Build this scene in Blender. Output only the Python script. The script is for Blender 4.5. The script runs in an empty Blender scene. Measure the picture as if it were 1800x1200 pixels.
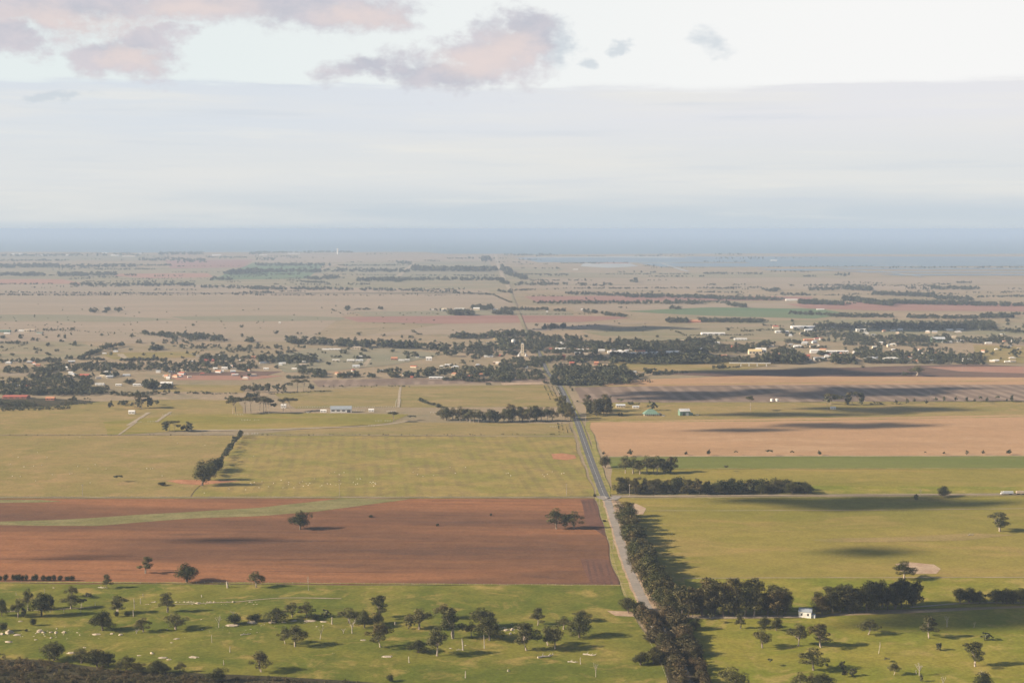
import bpy, math, random
import numpy as np
from mathutils import Vector, noise
R = math.radians
C = bpy.context.scene.collection
rng = random.Random(7)
nr = np.random.RandomState(7)

# ------------------------------------------------------------------ camera
H, F, YH = 270.0, 2700.0, 402.0           # height over the plain, focal length in photo pixels, eye level row
PITCH = math.atan((600 - YH) / F)
cd = bpy.data.cameras.new('camera'); cam = bpy.data.objects.new('camera', cd); C.objects.link(cam)
cam.location = (0, 0, H); cam.rotation_euler = (math.pi/2 - PITCH, 0, 0)
cd.sensor_width = 36; cd.lens = 36 * F / 1800; cd.clip_start = 1; cd.clip_end = 300000
sc = bpy.context.scene; sc.camera = cam
sc.view_settings.view_transform = 'Standard'; sc.view_settings.look = 'None'
sc.view_settings.exposure = 1.0; sc.view_settings.gamma = 1
EXP = 2 ** sc.view_settings.exposure
sc.cycles.use_denoising = True
sc.cycles.max_bounces = 6; sc.cycles.diffuse_bounces = 3; sc.cycles.volume_bounces = 1
sc.cycles.transparent_max_bounces = 16
SUN_EL, SUN_AZ = R(25), math.atan2(-0.20, -0.98)      # sun low on the left, a little behind the camera
sd = Vector((math.cos(SUN_EL)*math.cos(SUN_AZ), math.cos(SUN_EL)*math.sin(SUN_AZ), math.sin(SUN_EL)))
sl = bpy.data.lights.new('sun', 'SUN'); so = bpy.data.objects.new('sun', sl); C.objects.link(so)
sl.energy = 5.0; sl.angle = R(0.5); sl.color = (1.0, 0.84, 0.64)
so.rotation_euler = sd.to_track_quat('Z', 'Y').to_euler()

def ray(px, py):
    x = (px - 900) / F; z = (600 - py) / F
    cp, sp = math.cos(PITCH), math.sin(PITCH)
    return x, cp + z*sp, -sp + z*cp
def at(px, py, z=0.0):
    dx, dy, dz = ray(px, py); t = (z - H) / dz
    return dx*t, dy*t
def mpp(py): return H / (py - YH)              # metres per photo pixel at ground row py
OR = dict(A=(0,960), B=(440,960), C=(880,960), D=(1340,960), E=(0,740), F=(440,740), G=(880,740), H=(1340,740),
          I=(0,560), J=(440,560), K=(880,560), L=(1340,560), M=(0,390), N=(440,390), O=(880,390), P=(1340,390))
ZK = 1800/460
def cr(c, x, y): return OR[c][0] + x/ZK, OR[c][1] + y/ZK

# ------------------------------------------------------------------ node helpers
class NT:
    def __init__(s, tree): s.t = tree; s.n = tree.nodes; s.n.clear()
    def new(s, typ, **kw):
        n = s.n.new(typ)
        for k, v in kw.items(): setattr(n, k, v)
        return n
    def put(s, sock, v):
        if isinstance(v, bpy.types.NodeSocket): s.t.links.new(v, sock)
        elif v is not None: sock.default_value = v
    def m(s, op, a, b=None, c=None, clamp=False):
        n = s.new('ShaderNodeMath', operation=op, use_clamp=clamp)
        s.put(n.inputs[0], a)
        if b is not None: s.put(n.inputs[1], b)
        if c is not None: s.put(n.inputs[2], c)
        return n.outputs[0]
    def vm(s, op, a, b=None):
        n = s.new('ShaderNodeVectorMath', operation=op); s.put(n.inputs[0], a)
        if b is not None: s.put(n.inputs[1], b)
        return n.outputs['Value'] if op in ('LENGTH', 'DOT_PRODUCT') else n.outputs[0]
    def comb(s, x, y, z):
        n = s.new('ShaderNodeCombineXYZ'); s.put(n.inputs[0], x); s.put(n.inputs[1], y); s.put(n.inputs[2], z); return n.outputs[0]
    def sep(s, v):
        n = s.new('ShaderNodeSeparateXYZ'); s.put(n.inputs[0], v); return n.outputs
    def noise(s, v, scale, detail=4, rough=.55, dist=0):
        n = s.new('ShaderNodeTexNoise'); s.put(n.inputs['Vector'], v); n.inputs['Scale'].default_value = scale
        n.inputs['Detail'].default_value = detail; n.inputs['Roughness'].default_value = rough; n.inputs['Distortion'].default_value = dist
        return n.outputs[0]
    def mix(s, f, a, b, blend='MIX'):
        n = s.new('ShaderNodeMix', data_type='RGBA', blend_type=blend); n.clamp_factor = True
        s.put(n.inputs[0], f)
        s.put(n.inputs[6], a if not isinstance(a, tuple) or len(a) == 4 else (*a, 1)); s.put(n.inputs[7], b if not isinstance(b, tuple) or len(b) == 4 else (*b, 1))
        return n.outputs[2]
    def ss(s, v, lo, hi):                                      # smoothstep
        n = s.new('ShaderNodeMapRange', interpolation_type='SMOOTHSTEP'); s.put(n.inputs[0], v)
        n.inputs[1].default_value = lo; n.inputs[2].default_value = hi; return n.outputs[0]

# ------------------------------------------------------------------ world: clear Nishita sky above, cloud sheets low down
def lin(r, g, b):
    f = lambda c: (c/255/12.92 if c/255 <= .04045 else ((c/255+.055)/1.055)**2.4) / EXP
    return (f(r), f(g), f(b), 1)
W = bpy.data.worlds.new('World'); sc.world = W; W.use_nodes = True
t = NT(W.node_tree)
sky = t.new('ShaderNodeTexSky', sky_type='NISHITA'); sky.sun_disc = False; sky.sun_elevation = SUN_EL
sky.sun_rotation = (math.pi/2 - SUN_AZ) % (2*math.pi); sky.altitude = 300; sky.dust_density = 1.5
base = t.new('ShaderNodeBackground'); t.put(base.inputs[0], sky.outputs[0]); base.inputs[1].default_value = 0.05
d = t.new('ShaderNodeTexCoord').outputs['Generated']
dx, dy, dz = t.sep(d)
hor = t.m('SQRT', t.m('ADD', t.m('MULTIPLY', dx, dx), t.m('MULTIPLY', dy, dy)))
e = t.m('DIVIDE', dz, t.m('MAXIMUM', hor, .01))                # slope above the horizon
az = t.m('ARCTAN2', dx, dy)
ae = t.comb(az, t.m('MULTIPLY', e, 1.0), 0)
def skyc(c, f, k): return t.mix(f, c, k)
streak = t.noise(t.comb(t.m('MULTIPLY', az, 3.0), t.m('MULTIPLY', e, 34), 0), 1.0, 6, .55)
streak2 = t.noise(t.comb(t.m('MULTIPLY', az, 5.0), t.m('MULTIPLY', e, 90), 3), 1.0, 6, .6)
left = t.ss(az, -.3, .25)
open_ = t.mix(left, lin(230,238,238), lin(247,247,246))        # thin bright veil of high cloud
lay = t.mix(t.ss(e, .008, .034), lin(200,210,218), lin(223,226,227))
lay = t.mix(t.m('MULTIPLY', t.ss(e, .035, .08), .9), lay, t.mix(left, lin(216,224,233), lin(231,231,235)))
lay = t.mix(t.m('MULTIPLY', t.ss(streak, .40, .70), .6), lay, lin(235,233,227))
lay = t.mix(t.m('MULTIPLY', t.ss(streak2, .55, .72), .3), lay, lin(243,240,230))
lay = t.mix(t.m('MULTIPLY', t.ss(streak2, .47, .3), .3), lay, lin(203,212,223))
lay = t.mix(t.m('MULTIPLY', t.ss(e, .006, -.001), .6), lay, lin(194,207,217))
edge = t.m('ADD', .0895, t.m('MULTIPLY', t.m('SUBTRACT', t.noise(t.comb(t.m('MULTIPLY', az, 6), t.m('MULTIPLY', e, 30), 0), 1, 8, .6), .5), .018))
edge = t.m('ADD', edge, t.m('MULTIPLY', t.m('MULTIPLY', az, az), .015))
col = t.mix(t.m('MAXIMUM', t.m('MULTIPLY', t.ss(t.m('SUBTRACT', e, edge), -.006, .004), t.ss(t.m('ADD', streak2, t.m('MULTIPLY', t.m('SUBTRACT', e, edge), 60)), .42, .62)), t.ss(t.m('SUBTRACT', e, edge), .001, .012)), lay, open_)
# puffy clouds, each an ellipse of the sky eaten by noise
n1 = t.noise(t.comb(t.m('MULTIPLY', az, 26), t.m('MULTIPLY', e, 44), 1.7), 1, 9, .62, .3)
n2 = t.noise(t.comb(t.m('MULTIPLY', az, 9), t.m('MULTIPLY', e, 14), 5.2), 1, 3, .5)
n3 = t.noise(t.comb(t.m('MULTIPLY', az, 80), t.m('MULTIPLY', e, 110), 8.1), 1, 5, .65)
wn = t.new('ShaderNodeTexNoise'); t.put(wn.inputs['Vector'], t.comb(t.m('MULTIPLY', az, 17), t.m('MULTIPLY', e, 30), 2.2)); wn.inputs['Scale'].default_value = 1; wn.inputs['Detail'].default_value = 8; wn.inputs['Roughness'].default_value = .62
aw = t.vm('ADD', ae, t.vm('MULTIPLY', t.vm('SUBTRACT', wn.outputs[1], (.5,.5,.5)), (.085, .040, 0)))
def ell(px, py, rx, ry):
    a = math.atan2(*ray(px, py)[:2]); r_ = ray(px, py); ee = r_[2]/math.hypot(r_[0], r_[1])
    v = t.vm('MULTIPLY', t.vm('SUBTRACT', aw, (a, ee, 0)), (F/rx, F/ry, 0))
    return t.m('SUBTRACT', 1.0, t.vm('LENGTH', v))
mask = None
for q in [(60,5,400,66),(330,0,240,58),(500,-15,300,78),(620,25,140,50),(215,88,115,56),(290,66,80,34),(10,60,90,50),
          (650,125,100,36),(790,125,180,54),(880,90,110,84),(935,60,80,60),(100,-120,900,110)]:
    v = ell(*q); mask = v if mask is None else t.m('MAXIMUM', mask, v)
dens = t.m('ADD', mask, t.m('MULTIPLY', t.m('SUBTRACT', n1, .5), 1.3))
dens = t.m('ADD', dens, t.m('MULTIPLY', t.m('SUBTRACT', n3, .5), .8))
core = None
for q in [(110,30,250,30),(330,12,120,32),(640,30,70,28),(235,92,50,30),(885,95,60,45),(860,110,80,32)]:
    v = ell(*q); core = v if core is None else t.m('MAXIMUM', core, v)
pink = t.m('ADD', core, t.m('MULTIPLY', t.m('SUBTRACT', n2, .5), 1.0))
ccol = t.mix(t.ss(n1, .3, .7), lin(192,194,205), lin(214,208,214))
ccol = t.mix(t.m('MULTIPLY', t.ss(pink, -.3, 1.0), .75), ccol, lin(234,217,212))
col = t.mix(t.m('MULTIPLY', t.ss(dens, .0, .62), .93), col, ccol)
wm = None                                                       # thin grey wisps
for q in [(1240,72,62,30),(1095,76,32,16),(985,75,45,60),(105,168,60,12),(1040,110,30,20)]:
    v = ell(*q); wm = v if wm is None else t.m('MAXIMUM', wm, v)
col = t.mix(t.m('MULTIPLY', t.ss(t.m('ADD', wm, t.m('MULTIPLY', t.m('SUBTRACT', n1, .5), 1.6)), .1, .8), .7), col, lin(203,212,220))
cl = t.new('ShaderNodeBackground'); t.put(cl.inputs[0], col); cl.inputs[1].default_value = 1.0
# above the frame the cloud cover breaks up into blue sky with drifting cloud
hi = t.noise(t.comb(t.m('MULTIPLY', dx, 3), t.m('MULTIPLY', dy, 3), t.m('MULTIPLY', dz, 5)), 1, 6, .55)
cover = t.m('SUBTRACT', 1.0, t.m('MULTIPLY', t.ss(e, .155, .24), t.ss(hi, .76, .64)))
cover = t.m('SUBTRACT', cover, t.m('MULTIPLY', t.ss(e, .2, .5), .4), clamp=True)
ms = t.new('ShaderNodeMixShader'); t.put(ms.inputs[0], cover); t.put(ms.inputs[1], base.outputs[0])
dim = t.new('ShaderNodeMixShader'); t.put(ms.inputs[2], cl.outputs[0])
t.n.remove(dim)
out = t.new('ShaderNodeOutputWorld'); t.put(out.inputs[0], ms.outputs[0])

# ------------------------------------------------------------------ materials
def mat_new(name):
    m = bpy.data.materials.new(name); m.use_nodes = True; return m, NT(m.node_tree)
def finish(t, color, rough=.9, bump=None, bumpd=.3, spec=.15, transl=0, metallic=0):
    b = t.new('ShaderNodeBsdfPrincipled'); t.put(b.inputs['Base Color'], color); t.put(b.inputs['Roughness'], rough)
    b.inputs['Specular IOR Level'].default_value = spec; b.inputs['Metallic'].default_value = metallic
    if bump is not None:
        bn = t.new('ShaderNodeBump'); t.put(bn.inputs['Height'], bump); bn.inputs['Distance'].default_value = bumpd; bn.inputs['Strength'].default_value = 1
        t.put(b.inputs['Normal'], bn.outputs[0])
    o = b.outputs[0]
    if transl:
        tr = t.new('ShaderNodeBsdfTranslucent'); t.put(tr.inputs[0], color); mx = t.new('ShaderNodeMixShader'); mx.inputs[0].default_value = transl
        t.put(mx.inputs[1], o); t.put(mx.inputs[2], tr.outputs[0]); o = mx.outputs[0]
    oo = t.new('ShaderNodeOutputMaterial'); t.put(oo.inputs[0], o)
MC = {}
def plain(name, c, rough=.7, spec=.3, var=.15):
    if name in MC: return MC[name]
    m, t = mat_new(name); p = t.new('ShaderNodeNewGeometry').outputs['Position']
    n = t.noise(p, .6, 4); c2 = tuple(v*(1-var) for v in c); c3 = tuple(min(v*(1+var), .9) for v in c)
    finish(t, t.mix(t.ss(n, .3, .7), c2, c3), rough, spec=spec); MC[name] = m; return m
def leaf(name, dark, light, transl=.12):
    m, t = mat_new(name); p = t.new('ShaderNodeNewGeometry').outputs['Position']
    oi = t.new('ShaderNodeObjectInfo').outputs['Random']
    n = t.noise(p, .22, 4); k = t.noise(p, .035, 2)
    c = t.mix(t.ss(n, .32, .68), dark, light)
    c = t.mix(t.m('MULTIPLY', t.ss(k, .45, .66), .6), c, (light[0]*1.35, light[1]*1.0, light[2]*1.0)); c = t.mix(t.m('MULTIPLY', t.ss(t.noise(p, .051, 2), .5, .62), .55), c, (dark[0]*.9, dark[1]*1.15, dark[2]))
    c = t.mix(t.m('MULTIPLY', oi, .45), c, tuple(v*1.35 for v in light))
    finish(t, c, .75, spec=.12, transl=transl); return m
def field(name, a, b, c=None, patch=60., patchk=.6, row=None, rowk=.5, rowdir=0., fine=.35, red=None, redk=0., seed=0., aniso=(1,1), tuft=0, rowsoft=.25):
    """a,b broad tones; c a third, blotchy tone; row = width of the drilled strips in metres"""
    m, t = mat_new(name); p = t.new('ShaderNodeNewGeometry').outputs['Position']
    p = t.vm('ADD', p, (seed*371., seed*917., 0))
    pa = t.vm('MULTIPLY', p, (aniso[0], aniso[1], 1))
    n = t.noise(pa, 1/patch, 6, .6, .4); col = t.mix(t.ss(n, .36, .64), a, b)
    if c:
        n2 = t.noise(pa, 2.3/patch, 7, .65, .8); col = t.mix(t.m('MULTIPLY', t.ss(n2, .5, .68), patchk), col, c)
    if red:
        n3 = t.noise(pa, .45/patch, 4, .55, .5); col = t.mix(t.m('MULTIPLY', t.ss(n3, .46, .64), redk), col, red)
    if row:
        cs, sn = math.cos(rowdir), math.sin(rowdir)
        u = t.vm('DOT_PRODUCT', p, (cs/row, sn/row, 0)); v = t.vm('DOT_PRODUCT', p, (-sn/(row*22), cs/(row*22), 0))
        s = t.noise(t.comb(u, v, 0), 1, 4, .6); s2 = t.m('SINE', t.m('ADD', t.m('MULTIPLY', u, 6.283), t.m('MULTIPLY', s, 3)))
        lo = t.ss(t.noise(pa, .8/patch, 3), .35, .6)
        f = t.m('MULTIPLY', t.m('MULTIPLY', t.ss(t.m('ADD', t.m('MULTIPLY', s2, rowsoft), s), .4, .75), rowk), lo)
        col = t.mix(f, col, c or b)
    g = t.noise(p, .35, 6, .7); g2 = t.noise(p, .06, 5, .65)
    col = t.mix(fine, col, t.mix(t.ss(g, .3, .7), (.45,.45,.45), (1.35,1.35,1.35)), 'MULTIPLY')
    col = t.mix(fine, col, t.mix(t.ss(g2, .3, .7), (.72,.72,.72), (1.3,1.3,1.3)), 'MULTIPLY')
    if tuft:
        vo = t.noise(p, .12, 3, .7); col = t.mix(t.m('MULTIPLY', t.ss(vo, .62, .72), tuft), col, (a[0]*.6, a[1]*.6, a[2]*.6))
    finish(t, col, .95, bump=g, bumpd=.35, spec=.03); return m

M = {}
M['green']   = field('fresh_grass', (.102,.122,.018), (.175,.165,.030), (.31,.23,.070), 60, .75, seed=1, tuft=.35, fine=.42)
M['greenr']  = field('yellowing_grass', (.160,.172,.022), (.235,.205,.036), (.33,.25,.08), 60, .7, seed=2, tuft=.3, fine=.4)
M['plough']  = field('ploughed_red_soil', (.140,.073,.043), (.195,.096,.050), (.105,.062,.045), 70, .7, row=16, rowk=.25, rowdir=R(84), red=(.31,.140,.064), redk=.8, seed=3, aniso=(.18,1), fine=.3)
M['plough2'] = field('worked_headland_soil', (.135,.072,.052), (.165,.085,.060), (.10,.06,.05), 60, .4, row=5, rowk=.7, rowdir=R(0), seed=4, fine=.3)
M['stripe']  = field('drilled_young_crop', (.22,.195,.050), (.30,.225,.075), (.175,.13,.06), 55, .5, row=14, rowk=.36, rowdir=0.10, seed=5, fine=.35, tuft=.2)
M['dull']    = field('dry_pasture', (.275,.205,.078), (.225,.185,.060), (.37,.235,.12), 80, .45, seed=6, fine=.33, tuft=.2)
M['mid']     = field('grazed_pasture', (.205,.175,.060), (.275,.205,.085), (.34,.235,.125), 95, .5, seed=7, fine=.3, aniso=(.5,1))
M['east']    = field('even_green_pasture', (.19,.172,.034), (.255,.205,.050), (.32,.22,.08), 110, .6, seed=8, fine=.3, aniso=(.35,1))
M['tan']     = field('stubble', (.40,.245,.135), (.34,.21,.115), (.44,.29,.17), 120, .55, row=14, rowk=.3, rowdir=R(80), seed=9, fine=.22, aniso=(.35,1))
M['crop']    = field('dense_green_crop', (.13,.150,.034), (.155,.165,.042), (.17,.17,.055), 90, .4, seed=10, fine=.2, aniso=(.3,1))
M['brown']   = field('striped_brown_fallow', (.17,.125,.095), (.20,.145,.11), (.33,.25,.19), 100, .2, row=26, rowk=.65, rowdir=R(3), seed=11, fine=.2)
M['umber']   = field('dark_brown_fallow', (.115,.078,.062), (.15,.095,.075), (.22,.14,.10), 90, .4, seed=12, fine=.2, aniso=(.3,1))
M['redsoil'] = field('pale_red_fallow', (.34,.19,.135), (.30,.165,.12), (.38,.25,.18), 90, .4, seed=13, fine=.15, aniso=(.3,1))
M['farred']  = field('far_red_fallow', (.25,.135,.11), (.29,.165,.13), (.32,.21,.16), 160, .4, seed=14, fine=.15, aniso=(.3,1))
M['fartan']  = field('far_stubble', (.31,.24,.175), (.275,.22,.155), (.235,.20,.13), 260, .5, row=40, rowk=.3, rowdir=R(78), seed=15, fine=.15, aniso=(.3,1))
M['fargrey'] = field('far_grey_green_field', (.20,.19,.125), (.24,.21,.14), (.29,.225,.155), 240, .4, seed=16, fine=.15, aniso=(.3,1))
M['farolive']= field('far_olive_field', (.26,.215,.14), (.20,.185,.105), (.34,.24,.165), 260, .5, seed=17, fine=.15, aniso=(.3,1))
M['fargreen']= field('far_green_field', (.10,.155,.075), (.13,.165,.085), (.18,.18,.10), 260, .4, seed=18, fine=.15, aniso=(.3,1))
M['ground']  = field('plain_soil_and_grass', (.25,.20,.12), (.31,.235,.155), (.18,.165,.10), 350, .6, seed=19, fine=.3)
M['verge']   = field('roadside_verge', (.20,.20,.045), (.29,.24,.085), (.36,.27,.16), 14, .6, seed=20, fine=.4)
M['pale']    = field('bare_pale_earth', (.43,.32,.22), (.36,.25,.17), (.50,.40,.29), 12, .5, seed=21, fine=.3)
M['orange']  = field('bare_orange_earth', (.40,.19,.10), (.33,.16,.085), (.45,.27,.17), 16, .5, seed=22, fine=.3)
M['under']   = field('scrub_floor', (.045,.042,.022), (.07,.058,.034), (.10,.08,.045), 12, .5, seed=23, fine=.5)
M['strip']   = field('grassed_waterway', (.18,.165,.065), (.23,.20,.09), (.12,.14,.05), 22, .5, seed=24, fine=.4, aniso=(.3,1))
M['asphalt'] = field('worn_asphalt', (.115,.115,.118), (.135,.132,.130), (.16,.155,.145), 30, .5, seed=25, fine=.15)
M['gravel']  = field('dusty_sealed_gravel', (.26,.235,.21), (.31,.27,.235), (.21,.20,.185), 22, .5, seed=26, fine=.2)
M['track']   = field('farm_track_earth', (.37,.30,.22), (.30,.25,.17), (.42,.34,.26), 20, .5, seed=27, fine=.25)
M['salt']    = field('salt_pan_crust', (.38,.39,.38), (.28,.31,.33), (.44,.42,.39), 500, .5, seed=28, fine=.1)
M['bark']    = plain('pale_gum_bark', (.30,.25,.20), .9, .1, .35)
M['barkd']   = plain('grey_bark', (.15,.12,.095), .9, .1, .35)
M['dead']    = plain('bleached_dead_wood', (.40,.35,.28), .9, .1, .25)
M['rock']    = plain('weathered_granite', (.42,.35,.26), .9, .1, .3)
M['leafA'] = leaf('gum_leaf_grey_green', (.040,.044,.014), (.155,.148,.058))
M['leafB'] = leaf('gum_leaf_dark', (.022,.027,.009), (.100,.104,.036))
M['leafC'] = leaf('belt_leaf_olive', (.030,.034,.012), (.150,.135,.055))
M['leafD'] = leaf('scrub_leaf_brown', (.040,.038,.016), (.140,.112,.056))
M['leafE'] = leaf('dark_wattle_leaf', (.018,.026,.010), (.050,.058,.022))
M['leafF'] = leaf('far_tree_leaf', (.024,.036,.018), (.115,.118,.062), .05)
M['wood'] = plain('weathered_pole_timber', (.34,.29,.24), .8); M['white'] = plain('white_paint', (.78,.77,.74), .5)

# water
m, t = mat_new('sea_water'); p = t.new('ShaderNodeNewGeometry').outputs['Position']
n = t.noise(t.vm('MULTIPLY', p, (.3, 1, 1)), 1/900, 5, .6)
finish(t, t.mix(t.ss(n, .3, .7), (.09,.16,.20), (.11,.19,.23)), .6, spec=.5); M['sea'] = m
m, t = mat_new('pond_water'); p = t.new('ShaderNodeNewGeometry').outputs['Position']
finish(t, t.mix(t.noise(p, 1/300), (.12,.18,.22), (.14,.2,.25)), .5, spec=.3); M['pond'] = m

# ------------------------------------------------------------------ mesh helpers
def mesh_np(name, V, Fc, mats):
    V = np.asarray(V, np.float32); Fc = np.asarray(Fc, np.int32)
    me = bpy.data.meshes.new(name); k = Fc.shape[1]
    me.vertices.add(len(V)); me.vertices.foreach_set('co', V.ravel())
    me.loops.add(Fc.size); me.loops.foreach_set('vertex_index', Fc.ravel())
    me.polygons.add(len(Fc)); me.polygons.foreach_set('loop_start', np.arange(0, Fc.size, k, dtype=np.int32))
    me.update(calc_edges=True)
    for m in (mats if isinstance(mats, (list, tuple)) else [mats]): me.materials.append(m)
    return me
def link(name, me, parent=None, loc=None):
    o = bpy.data.objects.new(name, me); C.objects.link(o)
    if parent is not None: o.parent = parent
    if loc is not None: o.location = loc
    return o
def thing(name, label, cat, loc=(0,0,0), rz=0, group=None, sc_=None):
    o = bpy.data.objects.new(name, None); C.objects.link(o); o.location = loc; o.rotation_euler = (0,0,rz); o.empty_display_size = 1
    if sc_: o.scale = sc_
    o['label'] = label; o['category'] = cat
    if group: o['group'] = group
    return o
def tag(o, label, cat, group=None):
    o['label'] = label; o['category'] = cat
    if group: o['group'] = group
    return o
class MB:
    """small polygon collector"""
    def __init__(s): s.v = []; s.f = []
    def box(s, x0, x1, y0, y1, z0, z1, top=None):
        b = len(s.v); i = top or 0
        s.v += [(x0,y0,z0),(x1,y0,z0),(x1,y1,z0),(x0,y1,z0),(x0+i,y0+i,z1),(x1-i,y0+i,z1),(x1-i,y1-i,z1),(x0+i,y1-i,z1)]
        s.f += [[b,b+3,b+2,b+1],[b+4,b+5,b+6,b+7],[b,b+1,b+5,b+4],[b+1,b+2,b+6,b+5],[b+2,b+3,b+7,b+6],[b+3,b,b+4,b+7]]; return s
    def poly(s, pts):
        b = len(s.v); s.v += list(pts); s.f.append(list(range(b, b+len(pts)))); return s
    def tube(s, pts, rads, n=5):
        rings = []
        for i, p in enumerate(pts):
            p = Vector(p); a = Vector(pts[max(i-1,0)]); c = Vector(pts[min(i+1,len(pts)-1)]); dr = (c-a)
            dr = dr.normalized() if dr.length > 1e-9 else Vector((0,0,1))
            u = dr.orthogonal().normalized(); w = dr.cross(u); b = len(s.v)
            for k in range(n):
                an = 2*math.pi*k/n; s.v.append(tuple(p + (u*math.cos(an)+w*math.sin(an))*rads[i]))
            rings.append(b)
        for a, b in zip(rings, rings[1:]):
            for k in range(n): s.f.append([a+k, a+(k+1)%n, b+(k+1)%n, b+k])
        s.f.append([rings[-1]+k for k in range(n)]); s.f.append([rings[0]+n-1-k for k in range(n)]); return s
    def mesh(s, name, m):
        me = bpy.data.meshes.new(name); me.from_pydata([tuple(p) for p in s.v], [], s.f); me.materials.append(m); me.update(); return me
    def build(s, name, m, parent=None, loc=None): return link(name, s.mesh(name, m), parent, loc)

def sheet(name, pts, m, layer, wob=1.0, z=None, step=40.):
    """a level sheet from photo-pixel corners laid on the plain, its edge a little uneven"""
    P = [at(*p) for p in pts]; out_ = []
    for (x0,y0),(x1,y1) in zip(P, P[1:]+P[:1]):
        L = math.hypot(x1-x0, y1-y0); k = max(1, min(90, int(L/step)))
        for i in range(k):
            u = i/k; x = x0+(x1-x0)*u; y = y0+(y1-y0)*u
            q = noise.noise_vector(Vector((x/60., y/60., 3.1)))*wob*2
            out_.append((x+q.x, y+q.y))
    zz = z if z is not None else layer*.05
    me = bpy.data.meshes.new(name); me.from_pydata([(x,y,zz) for x,y in out_], [], [list(range(len(out_)))])
    me.materials.append(m); me.update()
    if me.polygons[0].normal.z < 0: me.flip_normals()
    o = link(name, me); o['kind'] = 'structure'; return o
def ribbon(name, pts, widths, m, z, wob=0, dash=None, world=False):
    P = [Vector((*(p if world else at(*p)), 0)) for p in pts]
    # densify with catmull-rom
    Q = []; Wd = []
    for i in range(len(P)-1):
        p0 = P[max(i-1,0)]; p1 = P[i]; p2 = P[i+1]; p3 = P[min(i+2, len(P)-1)]; L = (p2-p1).length; k = max(2, min(40, int(L/12)))
        for j in range(k):
            u = j/k; q = .5*((2*p1)+(p2-p0)*u+(2*p0-5*p1+4*p2-p3)*u*u+(3*p1-p0-3*p2+p3)*u**3); Q.append(q); Wd.append(widths[i]+(widths[i+1]-widths[i])*u)
    Q.append(P[-1]); Wd.append(widths[-1]); V = []; Fc = []
    for i, q in enumerate(Q):
        dd = (Q[min(i+1,len(Q)-1)]-Q[max(i-1,0)]).normalized(); nn = Vector((-dd.y, dd.x, 0)); w = Wd[i]/2
        w1 = w + wob*noise.noise(Vector((q.x/9, q.y/9, 0))); w2 = w + wob*noise.noise(Vector((q.x/9, q.y/9, 5)))
        V += [tuple((q+nn*w1).to_2d())+(z,), tuple((q-nn*w2).to_2d())+(z,)]
        if i and not (dash and (i % 2)): Fc.append([2*i-1, 2*i+1, 2*i, 2*i-2][::-1] if False else [2*i-2, 2*i-1, 2*i+1, 2*i])
    me = bpy.data.meshes.new(name); me.from_pydata(V, [], Fc); me.materials.append(m); me.update(); 
    if me.polygons and me.polygons[0].normal.z < 0: me.flip_normals()
    o = link(name, me); o['kind'] = 'structure'; return o, Q

# ------------------------------------------------------------------ terrain, sea, haze
def plane(name, x0, x1, y0, y1, z, m, n=12):
    xs = np.linspace(x0, x1, n+1); ys = np.linspace(y0, y1, n+1)
    V = [(x,y,z) for y in ys for x in xs]; Fc = [[j*(n+1)+i, j*(n+1)+i+1, (j+1)*(n+1)+i+1, (j+1)*(n+1)+i] for j in range(n) for i in range(n)]
    o = link(name, mesh_np(name, V, Fc, m)); o['kind'] = 'structure'; return o
COAST = at(900, 446)[1]
plane('sea', -60000, 60000, 11000, 94000, -1.2, M['sea'])
gp = [(-30000,-2500),(30000,-2500),(30000,COAST*.99)]
for i in range(60, -61, -1):
    x = i*250.; gp.append((x, COAST*(1.0+.0000012*x) + noise.noise(Vector((x/1800., 2.2, 0)))*900 + noise.noise(Vector((x/400., 7.2, 0)))*200 + (1200 if x < -900 else 0) - (300 if x>0 else 0)))
gp.append((-30000, COAST*1.08))
me = bpy.data.meshes.new('ground'); me.from_pydata([(x,y,0) for x,y in gp], [], [list(range(len(gp)))]); me.materials.append(M['ground']); me.update()
g = link('ground', me); g['kind'] = 'structure'
hz = MB().box(-62000, 62000, -3000, 96000, -3, 274); m, t = mat_new('haze_air')
pv = t.new('ShaderNodeVolumePrincipled'); pv.inputs['Color'].default_value = (.455,.585,.79,1); pv.inputs['Density'].default_value = 6.2e-5
o_ = t.new('ShaderNodeOutputMaterial'); t.put(o_.inputs['Volume'], pv.outputs[0])
o = hz.build('haze', m); o['kind'] = 'stuff'
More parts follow.
